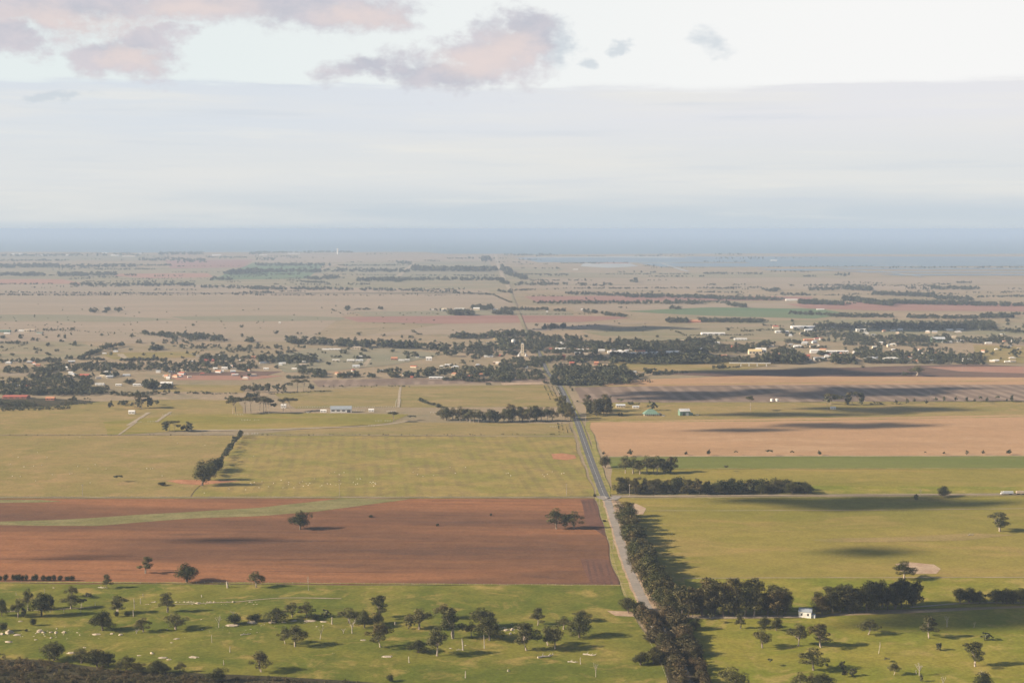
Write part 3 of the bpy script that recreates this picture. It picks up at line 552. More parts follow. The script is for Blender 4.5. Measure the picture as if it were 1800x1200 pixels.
for q in [
 ('A',1000,188,112,92,'T','slender pale-trunked gum with small high crown standing in the ploughed soil'),
 ('A',1285,248,122,155,'R','broad dark gum on the ploughed field edge, limb drooping over its shadow'),
 ('B',40,285,106,112,'S','round dark gum just below the ploughed soil, next along from the broad drooping one'),
 ('A',737,290,92,72,'T','small gum with a bare forked limb and fallen branches at its foot'),
 ('A',285,482,150,130,'R','largest dark gum of the western cluster, thick crown over a short trunk'),
 ('A',192,440,140,75,'S','ragged gum leaning behind the largest dark gum of the western cluster'),
 ('A',355,425,100,48,'T','thin gum close beside the largest gum of the western cluster'),
 ('A',125,490,122,92,'S','open dark gum between the edge gum and the largest of the western cluster'),
 ('A',12,482,112,80,'R','dark gum cut by the photo edge, westernmost of the western cluster'),
 ('A',162,490,72,45,'T','low thin gum at the foot of the western cluster'),
 ('A',490,432,98,125,'S','flat-crowned dark gum with a long shadow reaching a bare stump'),
 ('A',490,350,75,75,'S','grey gum standing directly behind the flat-crowned dark gum'),
 ('A',600,358,48,70,'S','small flat-topped gum behind the creek line, past the flat-crowned dark gum'),
 ('A',575,425,70,70,'T','small ragged gum with pale leaning stems beside the creek line'),
 ('A',808,462,114,112,'T','grey gum with pale forked trunks standing on the creek line'),
 ('A',1150,455,130,92,'T','upright grey gum with a narrow waist beside the eroded creek bank'),
 ('A',705,580,122,145,'R','dark round-headed gum alone above the line of boulders'),
 ('A',985,590,96,100,'S','little leaning gum with dead branches lying under it among the stones'),
 ('A',1210,572,105,158,'S','wide domed grey gum above the line of small stones'),
 ('A',370,785,120,165,'R','dense dark tree standing proud of the brown scrub edge'),
 ('A',560,805,92,110,'R','dark tree on the scrub edge, second from the dense round one'),
 ('A',670,835,118,140,'R','largest of the dark trees joined along the scrub edge'),
 ('A',745,825,92,75,'R','dark tree tucked against the largest tree of the scrub edge'),
 ('A',870,855,95,100,'R','upright dark tree near the middle of the scrub edge'),
 ('A',950,870,66,90,'R','low dark tree in the dip of the scrub edge'),
 ('A',1070,875,85,120,'R','rounded dark tree where the scrub edge starts to thin'),
 ('A',1130,880,70,80,'R','small dark tree at the thinning end of the scrub edge'),
 ('A',1240,870,74,70,'S','grey shrubby tree alone in the thin part of the scrub edge'),
 ('A',1490,938,95,130,'R','dark tree on the lower frame edge at the end of the brown scrub'),
 ('B',75,865,138,145,'S','large grey-green gum just above the tail of the brown scrub'),
 ('B',890,495,148,110,'T','tall tiered gum standing highest in the middle of the paddock'),
 ('B',290,488,98,105,'S','domed grey gum, first of a pair behind the boulder bank'),
 ('B',388,490,102,95,'S','grey gum, second of a pair behind the boulder bank'),
 ('B',175,522,88,140,'R','wide dark gum with a white boulder at its foot'),
 ('B',523,490,58,66,'S','small round-topped gum on a thin trunk beside a bare stump'),
 ('B',680,530,104,140,'S','spreading gum above a mass of white dead branches'),
 ('B',785,562,112,110,'R','dark gum with a black stem between the dead branches and the tall tiered gum'),
 ('B',880,535,80,80,'R','short dark gum under the tall tiered gum'),
 ('B',1160,572,134,175,'S','wide dark gum with its crown hanging low on the sunless side'),
 ('B',1100,570,78,62,'T','pale half-dead gum against the sunny side of the wide dark gum'),
 ('B',1330,500,100,120,'S','dark gum showing over the shoulder of the biggest paddock gum'),
 ('B',1395,636,200,165,'T','biggest gum of the paddock, heavy grey crown and dark foot'),
 ('B',1590,560,128,165,'S','broad flat gum behind the twin dark gums near the east side of the paddock'),
 ('B',1520,622,100,70,'S','small gum on a pale leaning trunk before the broad flat gum'),
 ('B',1645,648,152,165,'R','heavy dark gum with a long shadow and a pale bare trunk before it'),
 ('B',240,672,112,92,'S','smaller of two gums standing side by side with one long shadow'),
 ('B',308,692,142,150,'S','larger of two gums standing side by side with one long shadow'),
 ('B',895,695,162,165,'S','big-crowned gum with foliage down its trunk below the tall tiered gum'),
 ('B',1155,732,78,125,'R','low dark mushroom-shaped gum beside the drooping grey one'),
 ('B',1283,755,182,150,'S','tall drooping grey gum throwing the longest shadow in the paddock'),
 ('C',255,545,116,95,'T','two-tiered gum with a pale stem near the upper tan patches'),
 ('C',178,718,182,165,'T','open gum on a thick pale trunk with ragged spreading branches'),
 ('C',325,684,132,105,'S','ragged gum between the thick pale trunk and its darker neighbour'),
 ('C',374,708,150,130,'S','full gum with a long shadow beside the thick pale-trunked one'),
 ('C',432,572,88,105,'S','grey gum touching the sunny side of the darkest eastern gum'),
 ('C',542,627,150,145,'R','darkest dense gum of the eastern trio, two long shadows beyond it'),
 ('C',562,515,70,120,'S','flat gum crown showing behind the darkest eastern gum'),
 ('C',880,462,102,110,'R','dark gum at the road corner where the sealed road meets the scrub'),
 ('C',955,445,62,80,'R','low dark gum touching the road edge at the scrub corner'),
 ('C',962,817,84,105,'R','low dark leaning gum in the paddock beside the roadside scrub'),
 ('C',1052,802,98,130,'R','wide dark gum pressed against the fence of the roadside scrub'),
 ('C',1340,578,82,80,'R','neat round tree, first beyond the roadside scrub below the pale track'),
 ('C',1450,530,76,62,'R','small dark tree close under the tall east-west belt'),
 ('C',1648,568,102,64,'T','slim two-tiered tree below the pale track, second beyond the road'),
 ('C',1600,990,150,200,'S','large domed gum cut by the lower frame edge, east of the road'),
 ('D',0,700,132,120,'S','open gum with a long shadow, west of the leafy pair'),
 ('D',18,562,72,76,'R','dark tree at the end of the tall belt near the white shed'),
 ('D',96,582,86,66,'R','dark rounded tree with a low side lobe before the white shed'),
 ('D',248,686,146,132,'S','leafy gum on a sunny bare patch, first of the leafy pair'),
 ('D',402,697,152,142,'T','grey gum with foliage to its foot, second of the leafy pair'),
 ('D',350,853,146,170,'S','wide umbrella gum on one thick trunk by the lower tan strip'),
 ('D',50,826,62,50,'S','small lone tree below the lower tan strip'),
 ('D',728,608,102,140,'S','flat umbrella gum standing on the edge of the cloud shade'),
 ('D',1145,633,148,116,'T','wineglass-shaped dark gum standing in the cloud shade'),
 ('D',1545,646,56,86,'S','low spreading tree on the sunlit side of the cloud shade'),
 ('D',1212,716,56,60,'R','small ball-headed tree alone on bright grass'),
 ('D',1463,829,162,132,'T','tall bushy gum in two tiers, easternmost on the bright grass'),
 ('D',548,852,62,56,'R','little dark tree, uppermost of a trio on the bright grass'),
 ('D',575,902,66,60,'S','little grey tree, sunny-side member of a trio on the bright grass'),
 ('D',622,892,56,66,'S','little dark tree, far-side member of a trio on the bright grass'),
 ('D',850,794,32,56,'S','tiny low tree above a half-dead gum'),
 ('D',905,886,88,78,'S','half-dead gum with one bare grey side and a shadow'),
 ('D',1095,932,50,38,'R','tiny dark tree at the foot of a white fan-shaped dead tree'),
 ('D',1520,990,112,130,'R','dark gum on the lower frame edge with dead white twigs above it'),
 ('D',260,985,112,100,'S','grey gum on the lower frame edge, first of three touching'),
 ('D',340,970,95,72,'S','smallest of three touching gums on the lower frame edge'),
 ('D',420,995,112,140,'R','darkest of three touching gums on the lower frame edge'),
 ('D',975,226,118,150,'S','spreading gum in front of the bare dam bank'),
 ('E',810,420,52,76,'S','lone dark tree in the dry pasture with a short shadow'),
 ('E',1392,446,160,140,'R','big spreading tree at the near end of the long hedge row'),
 ('E',1440,410,130,90,'R','dark tree joined behind the big tree at the near end of the hedge row'),
 ('F',340,746,118,132,'R','lone bushy tree in the middle of the ploughed soil'),
 ('G',385,742,132,130,'S','half-bare gum, sunny end of the clump on the ploughed soil'),
 ('G',440,742,92,66,'T','thin middle tree of the clump on the ploughed soil'),
 ('G',505,742,116,112,'S','leafy gum, shady end of the clump on the ploughed soil'),
 ('G',720,320,76,76,'R','dark tree at the road corner of the dense green crop'),
 ('G',710,236,34,30,'R','small dark tree beside the road verge on the stubble edge'),
 ('G',890,242,58,50,'R','rounded tree on the stubble edge near the road'),
 ('G',1278,238,36,30,'S','small grey tree on the stubble edge, third from the road'),
 ('G',1433,240,52,38,'S','taller grey tree on the stubble edge, fourth from the road'),
 ('G',1617,236,36,32,'S','thin grey tree on the stubble edge, fifth from the road'),
 ('G',1553,347,48,42,'R','lone dark tree just below the dense green crop'),
 ('H',45,242,50,58,'R','rounded tree on the stubble edge, sixth from the road'),
 ('H',205,238,38,32,'R','small tree on the stubble edge, seventh from the road'),
 ('H',390,238,42,36,'R','dark little tree on the stubble edge, eighth from the road'),
 ('H',1120,230,24,18,'R','tiny tree on the stubble edge, ninth from the road'),
 ('H',1252,230,24,24,'S','tiny grey tree on the stubble edge, tenth from the road'),
 ('H',1408,232,32,26,'R','small dark tree on the stubble edge, eleventh from the road'),
 ('H',1520,232,38,30,'R','dark tree on the stubble edge, twelfth from the road'),
 ('H',1700,234,46,50,'U','flat-topped tree on the stubble edge, last before the frame edge'),
 ('H',1243,522,70,80,'R','dark tree standing in the long cloud shadow by the side road'),
 ('H',1060,546,42,46,'R','low dark tree in the long cloud shadow beside a bare one'),
 ('H',1633,760,126,130,'T','open gum with separate leaf clumps in the eastern pasture'),
 ('I',765,626,72,50,'U','slim gum at the sunny end of the trunk-legged clump'),
 ('I',850,623,68,58,'U','second gum of the trunk-legged clump, standing a little apart'),
 ('I',500,632,66,46,'S','lone grey tree in front of the shaded scrub'),
 ('J',985,712,68,76,'U','tiered lone tree beside the white rail yards'),
 ('J',1108,700,38,72,'U','small flat umbrella tree next to the tiered lone tree'),
 ('K',950,612,36,40,'R','neat dark green ball tree beside the small white shed'),
 ('K',1045,632,64,76,'U','open gum standing behind the green-roofed house'),
 ('K',820,588,42,66,'U','spreading tree over the cream farm cottage'),
 ('K',1717,636,100,62,'U','tall lone gum with a bare trunk on the brown fallow edge'),
 ('L',1060,394,66,105,'S','broad grey tree alone on the brown fallow'),
 ('L',985,393,28,62,'B','low bush beside the broad grey tree on the fallow'),
 ('L',1735,268,62,76,'R','dark tree on the green strip at the east side of town'),
 ('L',1580,252,20,40,'B','low bush on the grass strip east of the town'),
]: T(*q, G1 if q[0] in 'ABC' and q[2] > 300 else None)
def ordn(n):
    A_ = 'first second third fourth fifth sixth seventh eighth ninth tenth eleventh twelfth thirteenth fourteenth fifteenth sixteenth seventeenth eighteenth nineteenth'.split()
    if n <= 19: return A_[n-1]
    tens = ['','','twenty','thirty','forty','fifty','sixty','seventy','eighty','ninety']
    return tens[n//10] + ('th' if n % 10 == 0 else '-'+A_[n%10-1]) if n % 10 else tens[n//10][:-1]+'ieth'
def belt(c, pts, n, h, w, kinds, label, group, rows=1, gap=3., endl='the sunny end', jit=.35, shape=None):
    """trees along a base line (pixel points), numbered from its first point; rows behind each other along the depth"""
    P = [cr(c, *p) if c else p for p in pts]; L = [0]
    for a, b in zip(P, P[1:]): L.append(L[-1]+math.hypot(b[0]-a[0], b[1]-a[1]))
    cnt = 0
    if c: h = (h[0]/ZK, h[1]/ZK); w = (w[0]/ZK, w[1]/ZK)
    for k in range(n):
        u = (k+.5)/n*L[-1]; i = max(j for j in range(len(P)-1) if L[j] <= u); f = (u-L[i])/(L[i+1]-L[i])
        for r_ in range(rows):
            x = P[i][0]+(P[i+1][0]-P[i][0])*f; y = P[i][1]+(P[i+1][1]-P[i][1])*f
            q = rng.uniform(.8,1.15); hh = h[0]+(h[1]-h[0])*(k/max(1,n-1)); ww = w[0]+(w[1]-w[0])*(k/max(1,n-1))
            x += rng.uniform(-jit,jit)*L[-1]/n; y -= r_*gap + rng.uniform(-.3,.3)*gap
            if c is None and pts[0][0]-pts[-1][0] and abs(P[-1][1]-P[0][1]) > 60: x += r_*gap*3.0; y += r_*gap
            if shape: hh *= shape(k/n)
            cnt += 1
            rowt = '' if rows == 1 else (', front row' if r_ == 0 else ', back row' if r_ == rows-1 else ', middle row')
            T(None, x, y, hh*q, ww*q*rng.uniform(.85,1.15), rng.choice(kinds), f'{label}, {ordn(k+1)} from {endl}{rowt}', group)
belt(None, [(1095,906),(1099,928),(1110,962),(1127,1004),(1149,1046),(1174,1078)], 30, (24,40), (25,37), 'LLR', 'dense olive tree in the roadside belt', 'trees of the roadside belt', 2, 3.0, 'the crossroads')
belt(None, [(1195,1084),(1290,1083),(1392,1083)], 11, (44,42), (34,34), 'LLT', 'tall dark gum in the belt before the white shed', 'gum belt between road and white shed', 2, 5, 'the road', shape=lambda u: 1+.25*math.sin(u*3.14))
belt(None, [(1434,1079),(1520,1075),(1612,1066)], 11, (34,48), (27,30), 'LLR', 'dark gum in the belt behind the white shed', 'gum belt east of the white shed', 2, 4, 'the shed')
belt(None, [(1684,1060),(1750,1061),(1812,1061)], 11, (23,24), (24,24), 'R', 'dark low tree in the far-side shaded row', 'low shaded tree row by the frame edge', 1, 3, 'its open end')
belt(None, [(1082,868),(1250,868.5),(1420,866)], 22, (22,20), (19,24), 'RLB', 'dark tree in the thick roadside grove', 'grove beside the crossroads', 2, 5, 'the crossroads', shape=lambda u: 1.1-.3*u)
belt('G', [(850,362),(1000,362),(1190,360)], 8, (100,118), (85,95), 'LS', 'leafy gum in the clump above the grove', 'clump between crop and grove', 1, 4, 'the road')
belt('E', [(1455,395),(1530,290),(1600,180),(1662,100)], 30, (74,46), (60,38), 'HB', 'small dark tree in the straight hedge row', 'straight hedge row between paddocks', 1, 3, 'its near end')
belt('E', [(1120,66),(1220,72),(1310,72)], 6, (72,60), (72,66), 'U', 'flat-topped tree in the lone pasture clump', 'lone clump above the dry pasture', 1, 3, 'the sunny side')
belt('I', [(905,616),(980,616),(1060,610)], 6, (90,86), (62,66), 'U', 'tall gum in the trunk-legged clump', 'trunk-legged gum clump', 1, 4, 'its sunny end')
belt('I', [(1565,655),(1700,652),(1850,652)], 6, (96,112), (74,80), 'U', 'bare-legged gum in the row west of the grey shed', 'gum row west of the grey shed', 1, 4, 'its far end')
belt('J', [(60,652),(190,650),(300,628)], 5, (108,88), (80,80), 'U', 'bare-legged gum nearest the grey shed', 'gums beside the grey shed', 1, 4, 'its sunny end')
belt('J', [(15,500),(200,508),(420,498)], 10, (58,74), (56,62), 'U', 'umbrella gum in the dark shaded row', 'umbrella gum row', 1, 3, 'its sunny end')
belt('J', [(1300,696),(1560,712),(1790,712)], 15, (92,80), (80,74), 'SSRL', 'ragged gum in the row beside the house paddock', 'gum row west of the road', 1, 3, 'its open end')
belt('K', [(10,705),(200,708),(370,705)], 11, (100,92), (80,74), 'SRLS', 'ragged gum in the row running up to the road', 'gum row meeting the road', 1, 3, 'the paddock side')
belt('K', [(410,655),(450,690),(490,705)], 5, (110,128), (60,70), 'L', 'tall dark tree shading the road', 'dark trees shading the road', 1, 3, 'the far end')
belt('K', [(585,665),(680,668),(750,665)], 6, (90,112), (72,74), 'L', 'brownish gum in the block beside the green-roofed house', 'gum block on the road edge', 2, 8, 'the road')
belt('L', [(420,592),(560,597),(710,595)], 8, (68,86), (66,62), 'U', 'umbrella gum in the flat-topped clump on the fallow', 'flat-topped clump on the fallow', 1, 3, 'its sunny end')
for i, (x, y, h_, w_) in enumerate([(918,590,38,35),(998,585,35,35),(1045,580,40,25),(1128,592,45,35),(1192,570,35,35),(1252,570,35,30),(1332,570,40,30),(1405,568,30,30),(1460,578,35,28),(1495,585,60,35),(1548,575,40,28),(1622,572,45,38),(1682,570,25,22),(1715,575,50,32)]):
    T('L', x, y, h_, w_, 'R', f'small tree in the spaced row on the fallow, {ordn(i+1)} from the flat-topped clump', 'spaced tree row on the fallow')
print('trees listed', len(TREES))
TREES.sort(key=lambda q: -q[2]*q[3])
FARLIST = []      # px, py, h, w for the merged mass
idx = 0
def plant(q, name, kinds_name):
    px, py, h, w, kind, label, group = q
    s = mpp(py); x, y = at(px, py); v = rng.randrange(SPEC[kind][3]); tm, cm, _ = PR[kind, v]
    o = thing(name, label, kinds_name, (x, y, 0), rng.uniform(0, 6.28), group, (w*s*1.1, w*s*1.1, h*s*1.04))
    link('trunk', tm, o); link('crown', cm, o); return o
for q in TREES[:300]:
    plant(q, 'gum_tree' if q[4] in 'STUL' else 'tree', 'tree')
for q in TREES[300:]: FARLIST.append((q[0], q[1], q[2], q[3]))

# roadside scrub bushes and other shrubs
SH = []
def shrubs(pts, n, h, w, spread, label, group, endl, kind='V'):
    for k in range(n):
        u = (k+.5)/n*(len(pts)-1); i = min(int(u), len(pts)-2); f = u-i
        x = pts[i][0]+(pts[i+1][0]-pts[i][0])*f + rng.uniform(-spread,spread); y = pts[i][1]+(pts[i+1][1]-pts[i][1])*f + rng.uniform(-2,2)
        q = rng.uniform(.75,1.3); plant([x, y, rng.uniform(*h)*q, rng.uniform(*w)*q, rng.choice(kind), f'{label}, {ordn(k+1)} from {endl}', group], 'shrub', 'shrub')
shrubs([(1128,1082),(1148,1110),(1166,1142),(1182,1172),(1202,1220)], 38, (12,24), (16,27), 7, 'brownish bush in the scrub west of the road', 'roadside scrub, west side', 'the road corner', 'VVL')
shrubs([(1170,1082),(1190,1106),(1206,1132),(1222,1162),(1243,1215)], 36, (12,24), (16,27), 6, 'brownish bush in the scrub east of the road', 'roadside scrub, east side', 'the track', 'VVL')
shrubs([(1150,1120),(1170,1160),(1190,1200)], 14, (10,16), (14,20), 12, 'low bush crowding the road between the scrub rows', 'low bushes on the road edge', 'the far end', 'VVB')
for i, x in enumerate([2,40,92,115,135,155,180,230,250,298,330,345,372,415,463,497]):
    px, py = cr('A', x, 238); plant([px, py, rng.uniform(8,12), rng.uniform(6,9), 'B', f'small dark bush on the ploughed field edge, {ordn(i+1)} from the frame edge', 'bush row along the ploughed field'], 'shrub', 'shrub')
for c, x, y, h_, w_, lb in [('A',20,586,62,50,'round dark bush beside the largest boulder'),('A',800,486,42,30,'upright dark bush under the grey forked gum'),('A',875,481,32,32,'low dark bush right of the grey forked gum'),
    ('A',1612,537,66,95,'dense dark bush on a bed of pale rock'),('B',30,516,46,88,'wide dark bush behind low white boulders'),('A',230,546,52,38,'small ragged bush in open grass below the western cluster'),
    ('B',435,506,38,72,'low green bush beside the paired grey gums'),('B',965,932,48,50,'grey bush at the eastern tail of the scrub'),('E',1115,444,24,50,'low brown bush near the orange bare earth'),
    ('F',830,662,16,28,'tiny bush in the ploughed soil east of the lone tree'),('F',1288,724,20,18,'tiny black bush in the middle of the ploughed soil'),('F',1655,652,18,14,'tiny bush near the top edge of the ploughed soil'),
    ('G',648,524,24,18,'small bush at the crossroads fence corner'),('G',712,692,14,24,'low bush on the grass verge by the pale road'),('A',182,586,18,18,'little bush growing between the boulders'),('D',445,826,22,22,'tiny bush beside the wide umbrella gum')]:
    px, py = cr(c, x, y); plant([px, py, h_/ZK, w_/ZK, 'B', lb, None], 'shrub', 'shrub')

# ------------------------------------------------------------------ dead trees, stumps, logs
def dead_mesh(seed, spread=1., fork=5, lean=0.):
    r = random.Random(seed); mb = MB()
    def br(p, d_, L, rad, lv):
        q = p + d_*L*.5 + Vector((r.uniform(-.1,.1), r.uniform(-.1,.1), 0))*L; e_ = q + (d_+Vector((r.uniform(-.4,.4), r.uniform(-.4,.4), .1))).normalized()*L*.5
        mb.tube([p, q, e_], [rad, rad*.75, rad*.45], 4)
        if lv < 3:
            for k in range(r.randint(2,3)):
                s_ = q.lerp(e_, r.random()); nd = (d_*.6+Vector((r.uniform(-1,1)*spread, r.uniform(-1,1)*spread, r.uniform(.1,.8)))).normalized()
                br(s_, nd, L*r.uniform(.5,.75), rad*.5, lv+1)
    mb.tube([(0,0,-.02),(lean*.2,0,.18),(lean*.4,0,.36)], [.04,.033,.03], 6)
    for k in range(fork):
        a = r.uniform(0,6.28); br(Vector((lean*.4,0,.3+.06*k/fork)), Vector((math.cos(a)*.5*spread+lean, math.sin(a)*.5*spread, .9)).normalized(), r.uniform(.25,.36), .022, 0)
    return mb.mesh('dead_wood', M['dead'])
DM = [dead_mesh(3), dead_mesh(9, .7, 4, .2), dead_mesh(14, 1.3, 6), dead_mesh(21, .5, 3, -.15)]
def trunkm(seed):
    r = random.Random(seed); mb = MB(); l = r.uniform(-.12,.12)
    mb.tube([(0,0,-.02),(l*.3,0,.4),(l,.02,.8),(l*1.3,0,1)], [.11,.085,.065,.02], 6); mb.tube([(l*.6,0,.6),(l*.6+.16,.05,.78)], [.04,.012], 4); mb.tube([(l*.9,0,.75),(l*.9-.14,0,.95)], [.03,.01], 4); return mb.mesh('stump', M['dead'])
TM = [trunkm(1), trunkm(2), trunkm(5)]
for i, (c, x, y, h_, w_, lb) in enumerate([('A',1505,560,92,76,'white bare-branched dead tree beside the dense dark bush'),('B',400,304,118,40,'tall leaning dead tree with twisted white top near the ploughed soil'),
    ('A',440,462,50,32,'small pale dead tree below the flat-crowned dark gum'),('A',555,458,80,42,'pale forked dead tree in front of the creek line'),('B',700,600,118,110,'sprawling mass of white dead branches under the spreading gum'),
    ('B',480,640,92,62,'small dark leaning dead tree in open grass'),('C',655,900,118,64,'crooked dead tree standing near the fallen white logs'),('D',800,740,96,66,'white bare tree alone on the grass east of the road'),
    ('D',1270,556,86,60,'grey bare tree inside the cloud shade'),('D',1455,560,46,32,'smallest bare tree inside the cloud shade'),('D',1080,890,98,105,'white fan-shaped dead tree near the lower frame edge'),
    ('D',1240,975,98,92,'white dead tree rising over the lower frame edge'),('D',1515,915,64,104,'dead white twigs topping the dark gum on the frame edge'),('H',1090,520,58,40,'bare tree standing in the long cloud shadow'),
    ('A',345,460,70,30,'pale dead stem at the foot of the western cluster'),('A',310,335,60,30,'thin dead sapling above the western cluster'),('B',640,600,40,60,'broken white limbs lying beside the spreading gum'),('A',1610,480,40,60,'pale bare twigs behind the dense dark bush'),('A',940,600,36,80,'bleached fallen branches under the little leaning gum')]):
    px, py = cr(c, x, y); s = mpp(py)/ZK; X, Y = at(px, py)
    o = link('dead_tree', DM[i%4] if i != 1 else DM[3], loc=(X, Y, 0)); o.scale = (w_*s*1.1, w_*s*1.1, h_*s*1.1); o.rotation_euler.z = i*1.3; tag(o, lb, 'dead tree')
for i, (c, x, y, h_, w_, lb) in enumerate([('A',925,432,74,16,'tall bleached stump standing on the creek line'),('A',918,486,52,16,'bleached stump in the grass below the creek line'),('A',967,396,42,16,'short stump behind the creek line beside dark rocks'),
    ('A',985,347,22,12,'tiny pale stump in the upper grass'),('A',1457,663,56,10,'straight thin pale stump alone among flat stones'),('A',1582,730,44,16,'curved pale stump near the flat stones'),('A',1540,817,38,14,'dark short stump with a small shadow above the scrub'),
    ('A',1565,287,46,34,'forked dark stump on the ploughed field edge'),('B',562,536,52,24,'bare stump beside the small round-topped gum'),('B',1463,716,84,26,'leaning pale stump with a log at its foot'),('B',1092,802,46,16,'pale stump in the lower middle of the paddock'),
    ('B',1480,906,52,18,'pale stump with a dark top near the lower edge'),('B',1610,706,100,14,'tall pale bare trunk before the heavy dark gum'),('C',550,812,50,14,'short upright stump beside the curved white log'),('A',655,412,28,10,'dark stump in the shade of the flat-crowned gum'),('A',112,336,20,10,'dark tiny stump near the frame edge'),('D',1060,880,30,16,'pale stub beside the fan-shaped dead tree'),
    ('B',995,542,24,20,'small dark stump behind the big-crowned gum'),('C',52,862,20,14,'low pale stump near the lower edge under the drooping grey gum'),('A',1388,350,18,16,'small pale stump above the eroded bank')]):
    px, py = cr(c, x, y); s = mpp(py)/ZK; X, Y = at(px, py)
    o = link('stump', TM[i%3], loc=(X, Y, 0)); o.scale = (w_*s*2.3, w_*s*2.3, h_*s*1.04); o.rotation_euler.z = i*2.1; tag(o, lb, 'stump')
def logm(seed):
    r = random.Random(seed); mb = MB(); mb.tube([(-.5,0,.06),(-.15,.04,.09),(.2,-.02,.08),(.5,.05,.14)], [.07,.06,.045,.02], 6)
    for k in range(4): x = r.uniform(-.3,.4); mb.tube([(x,0,.08),(x+.12,r.uniform(-.2,.2),.2+.1*r.random())], [.03,.008], 4)
    return mb.mesh('fallen_log', M['dead'])
LM = [logm(1), logm(2)]
for i, (c, x, y, w_, lb) in enumerate([('A',1690,610,72,'curved white log ending in a sawn knob, near the bed of rock'),('C',610,752,95,'fallen white log with branches, highest of the three by the eastern gums'),('C',497,800,75,'curved white log beside a short upright stump'),
    ('C',312,765,120,'long thin white log lying below the thick pale trunk'),('B',1440,714,50,'short log lying at the foot of the leaning pale stump'),('B',495,686,26,'small branch lying in the shadow of the twin gums'),('B',570,738,26,'small dark and white log in the open grass'),('A',700,288,60,'fallen branches beside the small forked gum'),
    ('H',1435,786,52,'dark log lying alone in the eastern pasture'),('D',1395,452,24,'tiny pale log in the cloud shade'),('C',625,658,14,'little dark log past the longest gum shadow')]):
    px, py = cr(c, x, y); s = mpp(py)/ZK; X, Y = at(px, py)
    o = link('fallen_log', LM[i%2], loc=(X, Y, 0)); o.scale = (w_*s,)*3; o.rotation_euler.z = rng.uniform(-.5,.5); tag(o, lb, 'log')

# ------------------------------------------------------------------ boulders and stones
def rock_np(seed, sub=2):
    bm = bmesh.new(); bmesh.ops.create_icosphere(bm, subdivisions=sub, radius=.5)
    for v in bm.verts:
        f = 1+.45*noise.noise(v.co*3+Vector((seed,0,0)))+.2*noise.noise(v.co*7+Vector((0,seed,0))); v.co = Vector((v.co.x*f, v.co.y*f*.85, max(v.co.z*f*.8, -.12)))
    me = bpy.data.meshes.new('boulder'); bm.to_mesh(me); bm.free(); me.materials.append(M['rock']); return me
RM = [rock_np(s) for s in (1,5,9,13,17)]
BO = [('A',62,600,66,46,'largest round boulder, beside the round dark bush'),('A',12,608,40,26,'flat boulder on the frame edge next to the largest one'),('A',275,592,60,40,'stacked boulder heading the middle group of the boulder line'),('A',298,596,34,20,'low boulder leaning on the stacked one'),
    ('A',350,594,32,20,'small boulder in the boulder line east of the stacked one'),('A',385,596,30,24,'pointed boulder in the boulder line'),('A',440,596,36,26,'last upright boulder of the boulder line'),('A',118,612,70,18,'flat pale slab below the largest boulder'),
    ('A',60,660,60,20,'low slab near the frame edge under the boulder line'),('A',246,645,28,16,'lone round stone below the stacked boulder'),('A',660,608,70,16,'flat slab below the round-headed gum'),('A',768,605,26,20,'small upright stone beside the flat slab'),
    ('A',830,612,40,22,'round stone west of the little leaning gum'),('A',1045,740,34,26,'small domed boulder alone on the lower grass'),('A',1120,768,80,16,'broad flat slab above the scrub'),('A',1160,780,44,16,'cracked slab touching the broad flat one'),
    ('A',1330,764,90,12,'thin flat slab level with the ground above the scrub'),('A',955,752,44,10,'flat stone west of the small domed boulder'),('A',1215,638,50,14,'flat stone below the wide domed gum'),('A',1180,664,30,12,'small flat stone under the wide domed gum'),('A',580,698,32,12,'flat stone in the lower grass near the dense dark tree'),
    ('A',490,735,70,16,'flat slab beside the dense dark tree on the scrub edge'),('A',1150,575,18,16,'small pale stone west of the wide domed gum'),('A',1730,530,70,28,'large low boulder under the wide dark bush'),('A',1600,545,120,16,'bed of pale rock under the dense dark bush'),
    ('B',148,526,60,36,'white squared boulder at the foot of the wide dark gum'),('B',15,528,50,28,'low white boulder in front of the wide dark bush'),('B',230,524,40,14,'flat boulder east of the white squared one'),('B',300,514,60,12,'flat slab in the boulder bank'),('B',410,514,110,12,'long flat slab in the boulder bank'),('B',500,520,60,12,'last slab of the boulder bank'),
    ('B',940,760,90,14,'flat tan slab in the lower middle grass'),('B',775,646,56,10,'flat stone under the big-crowned gum'),('B',1380,704,30,12,'stone beside the drooping grey gum'),('B',1480,684,16,16,'small stone beside the leaning pale stump'),('B',1775,860,24,20,'pale stone near the lower edge under the longest shadow'),
    ('C',130,566,34,30,'white block-shaped boulder beside the thick pale-trunked gum'),('C',40,580,50,22,'dark broken rock bank end above the thick pale trunk'),('A',370,288,20,12,'lone stone in the upper grass near the bush row'),('A',1385,505,16,12,'small dark stone east of the upright grey gum'),
    ('A',1360,395,50,20,'dark rock at the start of the eroded creek bank'),('A',700,470,34,18,'stones behind the round-headed dark gum'),('A',140,518,40,14,'small rocks in the grass below the western cluster'),('A',1175,876,36,14,'pale stone lying in the thin scrub')]
for i, (c, x, y, w_, h_, lb) in enumerate(BO):
    px, py = cr(c, x, y); s = mpp(py)/ZK; X, Y = at(px, py)
    o = link('boulder', RM[i%5], loc=(X, Y, h_*s*.12)); o.scale = (w_*s*.9, w_*s*.7, h_*s*1.15); o.rotation_euler.z = rng.uniform(-.4,.4); tag(o, lb, 'boulder')
